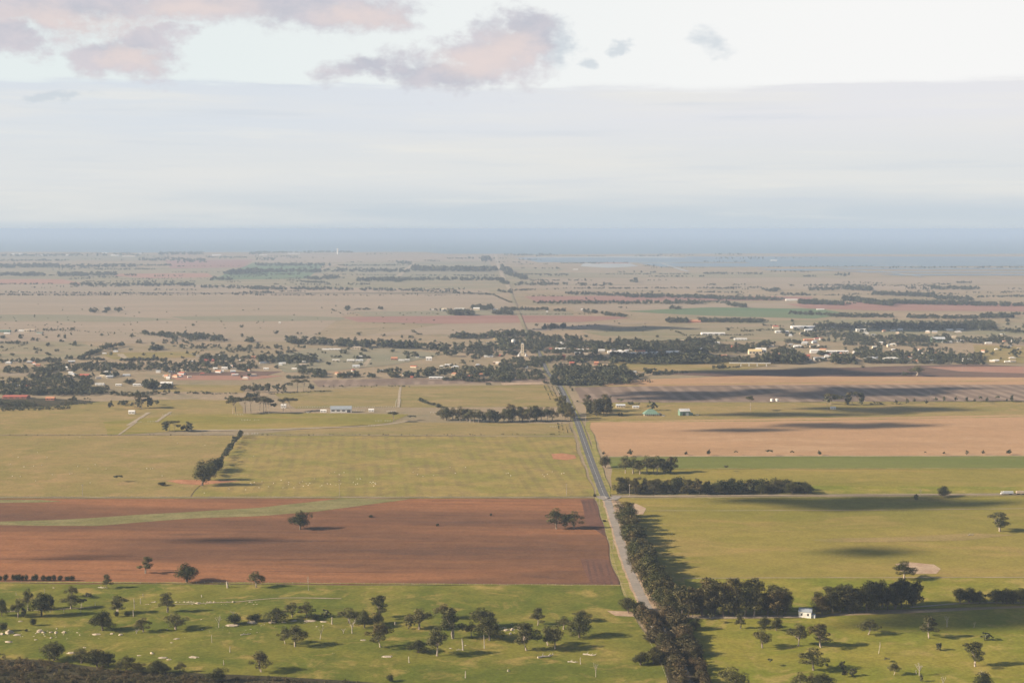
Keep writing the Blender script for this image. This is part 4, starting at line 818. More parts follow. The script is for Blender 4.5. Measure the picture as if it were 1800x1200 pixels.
def merge(name, protos, inst, m, kind='stuff', label=None):
    """one mesh out of many placed copies; inst = (proto index, x, y, sx, sy, sz, rz)"""
    Vs = []; Fs = []; b = 0; Ns = []
    for pi, x, y, sx, sy, sz, rz in inst:
        V, Fc = protos[pi][:2]; c_, s_ = math.cos(rz), math.sin(rz); q = V*np.array([sx, sy, sz])
        Vs.append(np.stack([q[:,0]*c_-q[:,1]*s_+x, q[:,0]*s_+q[:,1]*c_+y, q[:,2]], 1)); Fs.append(Fc+b); b += len(V)
        if len(protos[pi]) > 2: q = protos[pi][2]; Ns.append(np.stack([q[:,0]*c_-q[:,1]*s_, q[:,0]*s_+q[:,1]*c_, q[:,2]], 1))
    me = mesh_np(name, np.concatenate(Vs), np.concatenate(Fs), m)
    if Ns: me.normals_split_custom_set(np.concatenate(Ns).tolist())
    o = link(name, me); o['kind'] = kind; return o
def to_np(me):
    V = np.empty(len(me.vertices)*3, np.float32); me.vertices.foreach_get('co', V); me.calc_loop_triangles()
    Fc = np.empty(len(me.loop_triangles)*3, np.int32); me.loop_triangles.foreach_get('vertices', Fc); return V.reshape(-1,3), Fc.reshape(-1,3)
rk = [to_np(rock_np(s, 1)) for s in (2,3,4)]
ST = []
def stones(c, x0, y0, x1, y1, n, w0, w1, flat=.4):
    for _ in range(n):
        px, py = cr(c, rng.uniform(x0,x1), rng.gauss((y0+y1)/2, (y1-y0)/4)); X, Y = at(px, py); w = rng.uniform(w0,w1)*rng.random()**.6*1.25+.5
        ST.append((rng.randrange(3), X, Y, w, w*rng.uniform(.6,1.2), w*flat*rng.uniform(.5,1.5), rng.uniform(0,3)))
stones('A',0,560,700,640,130,.6,1.8,.6); stones('A',500,570,1500,640,130,.5,1.4); stones('A',0,600,1800,760,130,.4,1.3,.3); stones('A',1350,560,1800,600,60,.5,1.5,.6)
stones('B',0,500,700,560,110,.5,1.6,.5); stones('B',400,530,1300,640,130,.4,1.2,.35); stones('B',600,640,1800,780,130,.4,1.2,.3); stones('B',1600,540,1800,600,50,.8,2.4,.6)
stones('C',0,560,160,590,26,.8,2.4,.7); stones('A',650,400,1800,400,120,.6,2,.5); stones('C',0,700,1000,900,60,.3,1.,.3); stones('C',860,150,920,360,30,.4,1.2,.4)
stones('A',1040,385,1800,385,60,.8,2.2,.9)
for _ in range(900):
    c = rng.choice('AABBC'); x = rng.uniform(0, 1800 if c != 'C' else 1000); y = rng.gauss(640, 70) if c == 'A' else rng.uniform(520, 900)
    if c == 'A' and y > 740: continue
    px, py = cr(c, x, y); X, Y = at(px, py); w = rng.uniform(.4, 1.0); ST.append((rng.randrange(3), X, Y, w*rng.uniform(1,1.8), w, w*.45, rng.uniform(0,3)))
merge('stones', rk, ST, M['rock'])

# ------------------------------------------------------------------ grazing sheep
mb = MB(); mb.tube([(-.55,0,.62),(-.4,0,.66),(0,0,.68),(.4,0,.66),(.55,0,.64)], [.16,.3,.34,.3,.16], 8)
sheep_body = mb.mesh('fleece', plain('wool', (.72,.66,.54), .95)); mb = MB(); mb.tube([(.5,0,.72),(.66,0,.74),(.86,0,.6)], [.13,.12,.06], 6)
mb.box(.6,.64,-.2,-.1,.76,.82); mb.box(.6,.64,.1,.2,.76,.82)
sheep_head = mb.mesh('head', plain('sheep_face', (.5,.42,.34), .9)); mb = MB().tube([(0,0,0),(0,0,.45)], [.035,.05], 5); sheep_leg = mb.mesh('leg', plain('sheep_face', (.5,.42,.34)))
SP = [('F',x,y) for x,y in [(10,440),(28,425),(60,462),(80,420),(125,455),(160,432),(212,410),(225,462),(265,425),(262,440),(300,462),(340,430),(358,420),(365,452),(385,435),(398,445),(410,432),(445,402),(480,455),(492,448),(530,435),(552,438),(545,362),(580,355),(590,445),(612,372),(612,412),(645,358),(622,435),(708,425),(735,402),(755,400),(760,402),(725,440),(738,435),(825,425),(835,432),(845,425),(858,430),(862,437),(848,452),(1120,355),(1150,372),(1188,384),(1260,378),(1375,322),(1155,328),(1410,362),(1480,322),(1775,362),(1790,378),(22,245)]] \
   + [('G',x,y) for x,y in [(38,365),(52,362),(70,380),(290,372),(355,352),(420,365),(435,362),(322,370),(300,385)]] + [('E',x,y) for x,y in [(258,220),(325,255),(72,298),(165,318),(232,312),(285,308),(535,316),(85,382),(140,385),(245,415),(360,372),(480,368),(495,366),(605,332),(655,303),(1010,330),(1035,332),(1050,330),(1115,380),(125,252),(1410,170),(1220,155),(620,428),(550,112),(730,332),(1405,498),(1575,470),(1690,476),(1725,430),(1750,425)]]
for c, x, y in SP:
    px, py = cr(c, x, y); X, Y = at(px, py)
    lb, gr = {'F':('white sheep of the mob spread over the striped green crop','sheep on the striped crop'),'G':('white sheep by the road end of the striped green crop','sheep near the road'),'E':('white sheep spread over the dry western pasture','sheep on the dry pasture')}[c]
    o = thing('sheep', lb, 'sheep', (X, Y, .3), rng.uniform(0, 6.28), gr, (.95,)*3)
    link('fleece', sheep_body, o); link('head', sheep_head, o)
    for lx, ly in ((-.35,-.14),(-.35,.14),(.35,-.14),(.35,.14)): link('leg', sheep_leg, o, (lx, ly, 0))

# ------------------------------------------------------------------ brown scrub in the near corner
lowb = []
for k in range(3):
    r = random.Random(k+50); cm, V = crown_mesh('b', clumps_for('B', r), 150, .075, M['leafD'], 90+k, .5); lowb.append((V.astype(np.float32), np.arange(len(V)).reshape(-1,3), NORM['b'+str(90+k)]))
inst = []
def top_line(x):
    L_ = [(-400,1148),(0,1155),(60,1158),(120,1170),(200,1182),(330,1190),(420,1195),(480,1198),(640,1203),(700,1215),(900,1260)]
    for (a, ya), (b, yb) in zip(L_, L_[1:]):
        if a <= x <= b: return ya+(yb-ya)*(x-a)/(b-a)
    return 1300
for _ in range(9500):
    px = rng.uniform(-350, 860); py = rng.uniform(1150, 1330); tl = top_line(px)+rng.gauss(2, 4)
    if py < tl: continue
    X, Y = at(px, py); s = rng.uniform(2.2, 4.4)*(1.25 if rng.random() < .12 else 1); inst.append((rng.randrange(3), X, Y, s*1.15, s*1.15, s*.85, rng.uniform(0,6)))
cut = int(len(inst)*.7); merge('scrub', lowb, inst[:cut], M['leafD']); merge('scrub', lowb, inst[cut:], M['leafC']); print('scrub', len(inst))

# ------------------------------------------------------------------ far trees: one mass
fart = []
for k in range(6):
    r = random.Random(k+80); kd = 'RULRSL'[k]; cm, V = crown_mesh('f', clumps_for(kd, r), 95, .11, M['leafF'], 120+k, .3); V = V.astype(np.float32)
    fart.append((V, np.arange(len(V)).reshape(-1,3), NORM['f'+str(120+k)]))
mb = MB(); 
FAR = []
def row(c, x0, y0, x1, y1, n, h, w=None, jy=3, jx=1., ks=(0,1,2,3,4,5)):
    """n trees spread along a line between two crop points; sizes in crop pixels"""
    if c in 'IJKL' and h >= 36: n = int(n*.85); h = h*.82; jy *= 1.3
    for k in range(n):
        u = rng.random(); x = x0+(x1-x0)*u + rng.gauss(0, jx*2); y = y0+(y1-y0)*u+rng.uniform(-jy, jy)
        px, py = cr(c, x, y); hh = h*rng.uniform(.6,1.2)/ZK; ww = (w or h*1.1)*rng.uniform(.7,1.3)/ZK
        X, Y = at(px, py); s = mpp(py); FAR.append((rng.choice(ks), X, Y, ww*s, ww*s, hh*s, rng.uniform(0,6)))
for px, py, h_, w_ in FARLIST:
    X, Y = at(px, py); s = mpp(py); FAR.append((rng.choice((1,2,4)), X, Y, w_*s, w_*s, h_*s, rng.uniform(0,6)))
# crop I: western settlement
row('I',0,300,420,298,60,24,jy=8); row('I',20,365,290,365,70,40,jy=10); row('I',270,380,420,330,60,42,jy=18); row('I',200,420,430,410,60,44,jy=14)
row('I',0,485,640,490,210,52,jy=34,w=40); row('I',240,440,640,440,80,44,jy=24); row('I',0,518,740,512,170,32,jy=10,ks=(0,2,3)); row('I',420,350,1100,335,150,34,jy=20); row('I',1080,345,1440,345,110,42,jy=24); row('I',1380,300,1760,340,90,42,jy=26)
row('I',540,282,720,286,30,22,jy=3,ks=(0,3)); row('I',600,258,700,225,26,42,jy=4,ks=(0,2,3)); row('I',540,280,600,262,18,26,jy=3); row('I',690,215,860,185,26,42,jy=4); row('I',830,290,1090,285,70,22,jy=4,ks=(0,3))
row('I',970,110,1160,125,30,32,jy=4); row('I',1100,125,1540,150,90,44,jy=12); row('I',1110,170,1360,170,20,24,jy=10); row('I',1030,215,1280,205,24,32,jy=5); row('I',1310,205,1600,200,28,24,jy=8); row('I',1560,225,1800,205,34,24,jy=14); row('I',1690,165,1750,160,8,34)
row('I',1380,275,1560,275,40,38,jy=8); row('I',1560,275,1800,275,34,24,jy=6); row('I',690,400,820,395,26,40,jy=6); row('I',860,450,930,445,12,44); row('I',960,480,1100,478,34,64,jy=6); row('I',1120,485,1190,480,12,50); row('I',650,490,740,490,14,36)
row('I',760,525,1240,520,50,26,jy=8); row('I',1280,515,1460,515,26,16,jy=4); row('I',1420,522,1650,515,22,10,jy=3); row('I',470,562,530,560,10,24); row('I',580,555,620,555,6,14); row('I',400,590,640,580,50,12,jy=10)
row('I',0,625,480,615,120,16,jy=14,ks=(0,3)); row('I',0,590,240,600,90,26,jy=12,ks=(0,3)); row('I',820,600,1100,590,14,40,jy=8); row('I',1540,560,1600,555,6,30)
row('I',1655,495,1830,490,22,44,jy=8); row('I',1700,540,1800,540,14,34,jy=8); row('I',0,230,190,175,30,10,jy=2,w=10); row('I',0,170,190,172,40,16,jy=4); row('I',85,90,520,80,34,18,jy=4); row('I',10,140,50,140,4,26); row('I',450,278,505,276,6,24)
row('I',280,80,1000,105,50,7,jy=5,w=8)
# crop J
row('J',200,165,560,185,70,60,w=46,jy=5,ks=(1,4,5)); row('J',560,190,1160,205,120,66,w=48,jy=6,ks=(1,4,5)); row('J',1150,212,1300,215,28,58,w=46,jy=5,ks=(1,4,5)); row('J',1300,225,1800,215,100,58,w=48,jy=12,ks=(1,2,4))
row('J',1380,135,1620,135,60,48,jy=5,ks=(0,2,3)); row('J',1640,125,1800,125,40,44,jy=6); row('J',1700,150,1800,235,34,60,jy=10); row('J',1050,262,1150,268,10,50,ks=(1,4)); row('J',1320,260,1420,262,12,60,ks=(1,4)); row('J',1480,255,1700,255,30,44,jy=8)
row('J',50,295,450,290,110,50,jy=12); row('J',0,205,380,200,30,20,jy=6); row('J',0,330,60,345,10,24); row('J',330,345,380,345,10,40); row('J',340,370,520,390,34,34,jy=14); row('J',420,405,530,405,16,24); row('J',550,270,620,268,10,18); row('J',700,275,830,272,20,20)
row('J',600,405,700,405,20,44); row('J',690,400,780,398,14,26); row('J',790,405,860,405,14,40); row('J',870,375,1040,365,22,30,jy=6); row('J',940,405,1020,405,18,50); row('J',1060,400,1170,402,24,46); row('J',1200,395,1240,400,12,60); row('J',1220,380,1420,375,40,50,jy=16)
row('J',1420,390,1800,390,120,56,jy=30); row('J',1330,425,1420,425,16,26); row('J',1480,430,1800,432,60,22,jy=6); row('J',250,412,400,410,24,24,w=30); row('J',560,300,720,302,10,12); row('J',480,470,1100,468,28,12,jy=3,w=14); row('J',1170,570,1310,615,24,36,ks=(0,3))
row('J',100,520,540,500,30,9,jy=3,w=16); row('J',1620,455,1655,460,6,16)
# crop K : the town
row('K',0,110,270,120,90,40,jy=12); row('K',0,180,280,190,120,46,jy=30); row('K',20,250,110,250,16,36); row('K',165,215,250,225,14,36,jy=20); row('K',280,150,560,150,90,40,jy=10,ks=(0,2,3)); row('K',230,200,700,190,170,40,jy=16); row('K',300,235,660,235,80,26,jy=8,w=30)
row('K',320,290,420,290,30,44,jy=10); row('K',460,290,720,290,70,44,jy=14); row('K',600,205,900,205,110,48,jy=16); row('K',800,175,960,180,50,50,jy=6); row('K',900,215,1400,200,190,54,jy=20); row('K',1280,175,1480,170,80,44,jy=12); row('K',1400,215,1800,220,130,44,jy=18)
row('K',760,290,1100,298,130,60,jy=16,ks=(0,2,3)); row('K',1100,300,1420,298,150,70,jy=12,ks=(0,2,3)); row('K',1280,250,1420,255,50,56,jy=12,ks=(0,2,3)); row('K',1400,290,1800,298,130,44,jy=8,ks=(0,2,3)); row('K',1040,240,1300,240,50,24,jy=6)
row('K',0,330,300,310,110,44,jy=22); row('K',0,395,300,390,80,40,jy=16); row('K',0,420,300,418,40,28,jy=5); row('K',350,455,720,458,80,50,jy=6,ks=(0,3,5)); row('K',360,420,900,425,200,72,w=54,jy=26,ks=(1,2,5)); row('K',380,370,860,370,130,56,jy=16,ks=(1,2,5))
row('K',700,440,900,445,24,40); row('K',900,400,980,405,18,36,jy=8); row('K',970,385,1060,385,14,56,ks=(1,4)); row('K',1050,385,1200,375,34,24,jy=8); row('K',1150,380,1290,370,26,14,jy=5); row('K',1460,345,1550,340,20,24); row('K',1560,345,1640,335,14,14); row('K',930,420,1050,440,20,12,jy=8)
row('K',285,72,445,62,34,38,w=22,jy=2,ks=(2,5)); row('K',450,55,820,38,9,10,w=14); row('K',1150,22,1280,20,24,26); row('K',1370,18,1800,22,90,24,jy=4,ks=(0,2,3)); row('K',1200,92,1260,110,16,12); row('K',1250,118,1740,115,110,10,jy=2,w=10); row('K',1650,88,1800,86,26,14)
row('K',870,590,910,590,5,26); row('K',810,670,850,672,4,22); row('K',290,458,400,560,1,10); row('K',295,445,335,450,7,20); row('K',470,465,495,500,8,14); row('K',525,572,545,575,4,14); row('K',1300,665,1330,670,4,12); row('K',1090,668,1110,668,3,12)
for i in range(4): row('K',300+i*26,465,345+i*26,565,22,9,w=9,jy=1,jx=.5); row('K',393+i*26,722,403+i*30,788,12,10,w=8,jy=1,jx=.5)
row('K',390,470,420,540,14,14,jy=2); row('G',400,25,405,95,10,10,w=8,jx=.5); row('G',310,92,400,95,10,9,w=9,jy=1)
row('F',60,97,1800,97,46,9,w=9,jy=2); row('G',0,92,240,94,8,8,w=9,jy=2); row('E',0,97,1660,95,16,7,w=9,jy=2)
# crop L
row('L',0,190,80,190,20,50); row('L',0,298,280,300,90,80,w=50,jy=12,ks=(0,2,3)); row('L',120,230,220,240,30,44); row('L',280,120,370,135,24,30); row('L',150,165,260,170,20,26); row('L',0,80,70,82,8,14); row('L',270,110,720,130,60,26,jy=12); row('L',580,120,720,160,50,44,jy=8)
row('L',360,75,720,78,90,36,jy=14); row('L',720,65,1600,70,200,34,jy=14); row('L',560,150,1200,160,140,40,jy=14); row('L',880,140,1100,150,50,44,jy=10); row('L',1100,150,1540,165,90,36,jy=12); row('L',1540,150,1800,170,60,36,jy=14); row('L',560,180,1200,190,110,22,jy=5)
row('L',220,200,440,202,50,16,jy=3); row('L',480,295,640,300,60,60,jy=14); row('L',640,250,820,250,60,50,jy=22); row('L',700,300,1520,308,180,30,jy=10); row('L',800,275,1240,275,100,56,jy=14,ks=(1,2,4)); row('L',1240,280,1500,285,80,48,jy=14); row('L',1480,262,1510,265,8,44); row('L',280,285,440,290,30,24,jy=8); row('L',380,250,460,255,14,30)
row('L',1040,230,1300,225,20,40,w=30); row('L',680,338,705,338,5,16); row('L',700,560,830,590,14,8); row('L',1600,90,1800,95,30,22,jy=8); row('L',1450,30,1600,60,40,26,jy=8); row('L',0,50,200,60,14,16); row('L',740,585,960,588,22,8,jy=3,w=14)
# far plain rows
for c, x0, y0, x1, y1, n, h_ in [('M',0,505,620,508,70,12),('M',620,505,1360,505,56,10),('M',1360,500,1800,505,34,12),('M',20,487,620,490,50,12),('M',640,490,1800,492,50,10),('M',490,440,1340,438,150,24),('M',1340,450,1800,458,80,18),('M',590,415,1340,412,60,12),
    ('M',0,430,380,428,40,12),('M',400,372,800,368,120,26),('M',0,372,310,370,70,26),('M',330,370,390,370,14,10),('M',850,370,940,370,16,14),('M',380,315,940,308,120,22),('M',0,315,400,310,110,26),('M',930,302,1170,302,50,14),('M',650,330,1070,328,60,12),('M',950,265,1260,262,70,18),('M',1260,272,1410,270,26,22),
    ('M',0,270,480,268,70,14),('M',0,235,1000,228,120,16),('M',1090,225,1400,222,80,18),('M',1420,245,1700,248,50,12),('M',1700,222,1800,222,20,16),('M',1550,365,1800,350,90,34),('M',1450,400,1600,400,36,20),('M',1230,305,1700,306,40,7),('M',1180,348,1560,350,34,8),('M',960,392,1450,392,34,8),('M',480,395,640,394,20,12),
    ('M',620,622,870,618,16,34),('N',40,215,720,212,120,14),('N',40,262,170,260,26,16),('N',40,300,550,303,110,20),('N',0,345,480,345,110,26),('N',0,365,340,362,70,12),('N',100,392,350,395,26,10),('N',370,392,480,395,30,20),('N',495,392,600,390,36,22),('N',600,302,1000,302,60,12),('N',500,340,1100,345,90,24),
    ('N',500,365,1000,368,80,8),('N',730,408,1010,405,60,28),('N',1000,415,1100,400,30,20),('N',1110,335,1690,340,170,34),('N',1010,285,1110,287,26,18),('N',1110,370,1720,372,80,10),('N',1020,400,1740,400,150,22),('N',1590,268,1655,268,20,34),('N',1200,270,1300,272,20,12),('N',250,405,540,425,50,12),('N',380,415,530,420,24,14),
    ('N',670,433,820,434,24,14),('N',0,462,560,466,150,20),('N',560,468,1180,474,110,18),('N',1180,478,1420,485,40,16),('N',1400,490,1680,505,44,14),('N',0,482,380,480,40,10),('N',0,505,930,508,70,10),('N',1040,508,1480,508,20,9),('N',1240,610,1360,612,16,16),('N',1360,640,1530,640,44,38),('N',1530,600,1660,605,30,34),('N',1660,632,1800,635,30,28),
    ('N',655,607,690,607,8,30),('N',715,604,830,604,22,14),('N',865,604,910,604,8,20),('N',560,605,640,636,20,8),('N',640,632,1340,632,26,8),('N',1680,510,1800,560,40,12),('N',1700,480,1800,490,30,16),('O',0,420,60,435,20,26),('O',30,360,180,400,50,30),('O',0,330,70,350,40,34),('O',100,435,410,435,40,22),('O',425,435,455,436,6,20),('O',515,435,600,435,14,18),
    ('O',630,433,660,433,5,12),('O',705,434,765,434,10,18),('O',100,362,350,364,60,10),('O',370,363,470,363,24,10),('O',680,362,1040,362,60,9),('O',1090,361,1310,361,44,9),('O',1400,358,1800,360,90,14),('O',880,418,940,415,12,28),('O',1410,435,1480,435,16,12),('O',1600,435,1690,434,10,10),
    ('O',60,475,240,470,30,14),('O',290,464,400,463,10,9),('O',420,460,900,460,60,12),('O',900,460,1300,458,40,12),('O',1350,460,1800,455,60,14),('O',430,495,900,510,110,20),('O',850,515,1480,525,150,26),('O',180,512,430,512,30,10),('O',1450,530,1800,535,80,24),('O',230,560,460,560,50,18),('O',460,560,1000,562,120,22),('O',1000,562,1390,562,90,26),('O',1390,555,1560,555,34,16),
    ('O',1560,575,1690,590,40,26),('O',0,610,100,605,30,24),('O',60,608,330,605,70,20),('O',370,612,450,614,24,18),('O',0,638,620,636,70,8),('O',570,625,660,625,24,24),('O',695,635,880,655,50,22),('O',1145,690,1280,690,40,32),('O',1360,685,1800,690,150,26),('O',1170,600,1240,600,14,24),('O',280,740,445,735,1,30),('O',1350,485,1700,490,60,12),('O',810,590,890,595,6,14),
    ('P',0,470,120,470,20,16),('P',30,478,130,476,16,24),('P',130,500,320,503,50,16),('P',0,535,150,538,40,22),('P',250,560,560,572,110,30),('P',560,540,900,580,130,36),('P',860,560,1480,572,200,30),('P',760,500,1180,515,110,30),('P',1180,530,1440,540,70,28),('P',1480,575,1800,578,90,26),('P',320,470,520,470,44,22),('P',520,460,760,475,60,30),
    ('P',800,440,1180,442,60,10),('P',1160,460,1490,465,70,24),('P',1340,420,1440,420,26,14),('P',1480,520,1800,514,60,14),('P',180,440,800,440,60,14),('P',280,378,370,378,20,14),('P',500,365,600,368,20,16),('P',800,318,1800,315,90,12),('P',0,312,780,306,60,8),('P',180,632,460,640,60,22),('P',460,650,900,655,140,24),('P',1000,658,1480,665,120,24),('P',1500,660,1740,655,60,34),('P',1740,640,1800,640,14,18),
    ('P',360,720,1600,705,260,26),('P',0,680,40,682,8,14),('P',700,690,1580,680,120,10)]:
    row(c, x0, y0, x1, y1, n, h_, jy=2.5 if h_ < 16 else 6)
for c, n, x0, x1, y0, y1 in [('M',36,0,1800,560,760),('N',22,0,1300,560,760),('O',10,400,1800,590,760),('I',30,0,1800,10,130),('J',10,0,1400,10,100),('L',40,200,1800,20,200),('K',20,300,1200,30,110)]:
    for _ in range(n): x = rng.uniform(x0,x1); row(c, x, rng.uniform(y0,y1), x, rng.uniform(y0,y1), 1, 10, w=14, jy=1)
for _ in range(420):      # loose trees over the settled plain
    c = rng.choice('IIJJKKLLL'); x = rng.uniform(0,1800); y = rng.triangular(30, 430, 260) if c != 'L' else rng.uniform(20, 300)
    if c == 'K' and x > 950 and y > 300: continue
    k = rng.randint(1, 5); row(c, x, y, x+rng.uniform(-50,50), y+rng.uniform(-3,3), k, rng.uniform(14,28), jy=2)
for _ in range(150):      # field-edge rows of the far plain
    c = rng.choice('MNOP'); x = rng.uniform(0,1700); y = rng.uniform(225, 560); L_ = rng.uniform(60,420)
    if c == 'P' and y < 420 and x > 200: y += 200
    if c in 'MN' and 505 < y < 740: continue
    row(c, x, y, x+L_, y+rng.uniform(-3,3), int(L_/rng.uniform(9,22)), rng.uniform(8,14), jy=1.5)
merge('woodland', fart, FAR, M['leafF']); print('far trees', len(FAR))

# ------------------------------------------------------------------ buildings
COL = {}
def paint(c):
    table = dict(white=(.70,.68,.64), cream=(.66,.56,.40), grey=(.36,.37,.38), blue=(.27,.30,.33), red=(.42,.12,.08), brick=(.40,.17,.11), green=(.15,.24,.18), pale=(.60,.58,.54), tan=(.48,.38,.28), brown=(.22,.15,.11), zinc=(.50,.52,.54), orange=(.55,.25,.14), dark=(.05,.05,.055), yellow=(.65,.50,.25))
    return plain('paint_'+c, table[c], .6, .3, .08)
def house(X, Y, w, dp, h, rise, walls, roof, label, cat='house', rz=0., group=None, style='gable', windows=3, door=True, over=.4, name='house'):
    o = thing(name, label, cat, (X, Y, .3), rz, group); zb = -.6
    mb = MB(); hw, hd = w/2, dp/2
    mb.poly([(-hw,-hd,zb),(hw,-hd,zb),(hw,-hd,h),(-hw,-hd,h)]); mb.poly([(hw,hd,zb),(-hw,hd,zb),(-hw,hd,h),(hw,hd,h)])
    if style == 'gable':
        mb.poly([(-hw,hd,zb),(-hw,-hd,zb),(-hw,-hd,h),(-hw,0,h+rise),(-hw,hd,h)]); mb.poly([(hw,-hd,zb),(hw,hd,zb),(hw,hd,h),(hw,0,h+rise),(hw,-hd,h)])
    else: mb.poly([(-hw,hd,zb),(-hw,-hd,zb),(-hw,-hd,h),(-hw,hd,h)]); mb.poly([(hw,-hd,zb),(hw,hd,zb),(hw,hd,h),(hw,-hd,h)])
    mb.build('wall', paint(walls), o); mb = MB(); a, b = hw+over, hd+over; k = rise*over/hd; z0 = h-k+.05; z1 = h+rise+.05; r_ = a if style == 'gable' else max(a-b*.95, .2)
    for dzz, fl in ((.12, 0),(0, 1)):
        P4 = [[(-a,-b,z0+dzz),(a,-b,z0+dzz),(r_,0,z1+dzz),(-r_,0,z1+dzz)],[(a,b,z0+dzz),(-a,b,z0+dzz),(-r_,0,z1+dzz),(r_,0,z1+dzz)]]
        if style != 'gable': P4 += [[(a,-b,z0+dzz),(a,b,z0+dzz),(r_,0,z1+dzz)],[(-a,b,z0+dzz),(-a,-b,z0+dzz),(-r_,0,z1+dzz)]]
        for p_ in P4: mb.poly(p_[::-1] if fl else p_)
    mb.poly([(-a,-b,z0),(a,-b,z0),(a,-b,z0+.12),(-a,-b,z0+.12)]); mb.build('roof', paint(roof), o)
    for i in range(windows):
        x = -hw+w*(i+.5)/windows; MB().box(x-w*.09/1.2, x+w*.09/1.2, -hd-.04, -hd+.02, h*.35, h*.75).build('window', paint('dark'), o)
    if door: MB().box(w*.12, w*.12+min(1.1,w*.1)+.2, -hd-.05, -hd+.02, 0, h*.72).build('door', paint('brown'), o)
    return o
def bpx(c, x, y, w, h, walls, roof, label, group=None, cat='house', style='gable', name='house', windows=0, door=False, depth=None, rz=0., hfrac=.62):
    px, py = cr(c, x, y); s = mpp(py)/ZK; X, Y = at(px, py); ww = w*s; hh = h*s
    house(X, Y+2, ww, depth or max(5, ww*.55), max(2.2, hh*hfrac), max(.8, hh*(1-hfrac)*.9), walls, roof, label, cat, rz, group, style, windows, door, .35, name)
# the near white shed
px, py = cr('D', 305, 494); X, Y = at(px, py)
o = house(X, Y+4, 8.6, 8, 4.2, 1.9, 'white', 'blue', 'white shed with blue-grey roof at the gap between the gum belts', 'shed', R(-18), None, 'gable', 2, False, .35, 'shed')
MB().box(-1.6, 1.0, -4.06, -3.98, 0, 2.8).build('door', paint('pale'), o); MB().box(4.3, 6.9, -3, 1, -.4, 2.2).build('lean_to', paint('zinc'), o)
# green hip-roofed house with verandah
px, py = cr('K', 1035, 668); X, Y = at(px, py)
o = house(X, Y+5, 20, 13, 3.6, 5.2, 'tan', 'green', 'farmhouse with wide green hipped roof and verandah below the striped fallow', 'house', R(4), None, 'hip', 6, True, 1.6, 'house')
for i in range(8): MB().box(-10.6+i*3, -10.4+i*3, -8.0, -7.8, -.3, 3.2).build('verandah_post', paint('white'), o)
MB().box(10.05, 15, -4, 2, -.4, 3).build('wing', paint('tan'), o)
px, py = cr('K', 1265, 668); X, Y = at(px, py)
o = house(X, Y+6, 15, 12, 6.2, 3.4, 'green', 'white', 'large green shed with white roof beside the green-roofed farmhouse', 'shed', R(8), None, 'gable', 0, False, .3, 'shed')
MB().box(-3.4, -.2, -6.06, -5.98, 0, 4.2).build('door', paint('dark'), o); MB().box(1.8, 5.2, -6.07, -5.98, 0, 4.4).build('door', paint('zinc'), o); MB().box(7.55, 12, -5, 4, -.4, 3.4).build('lean_to', paint('green'), o)
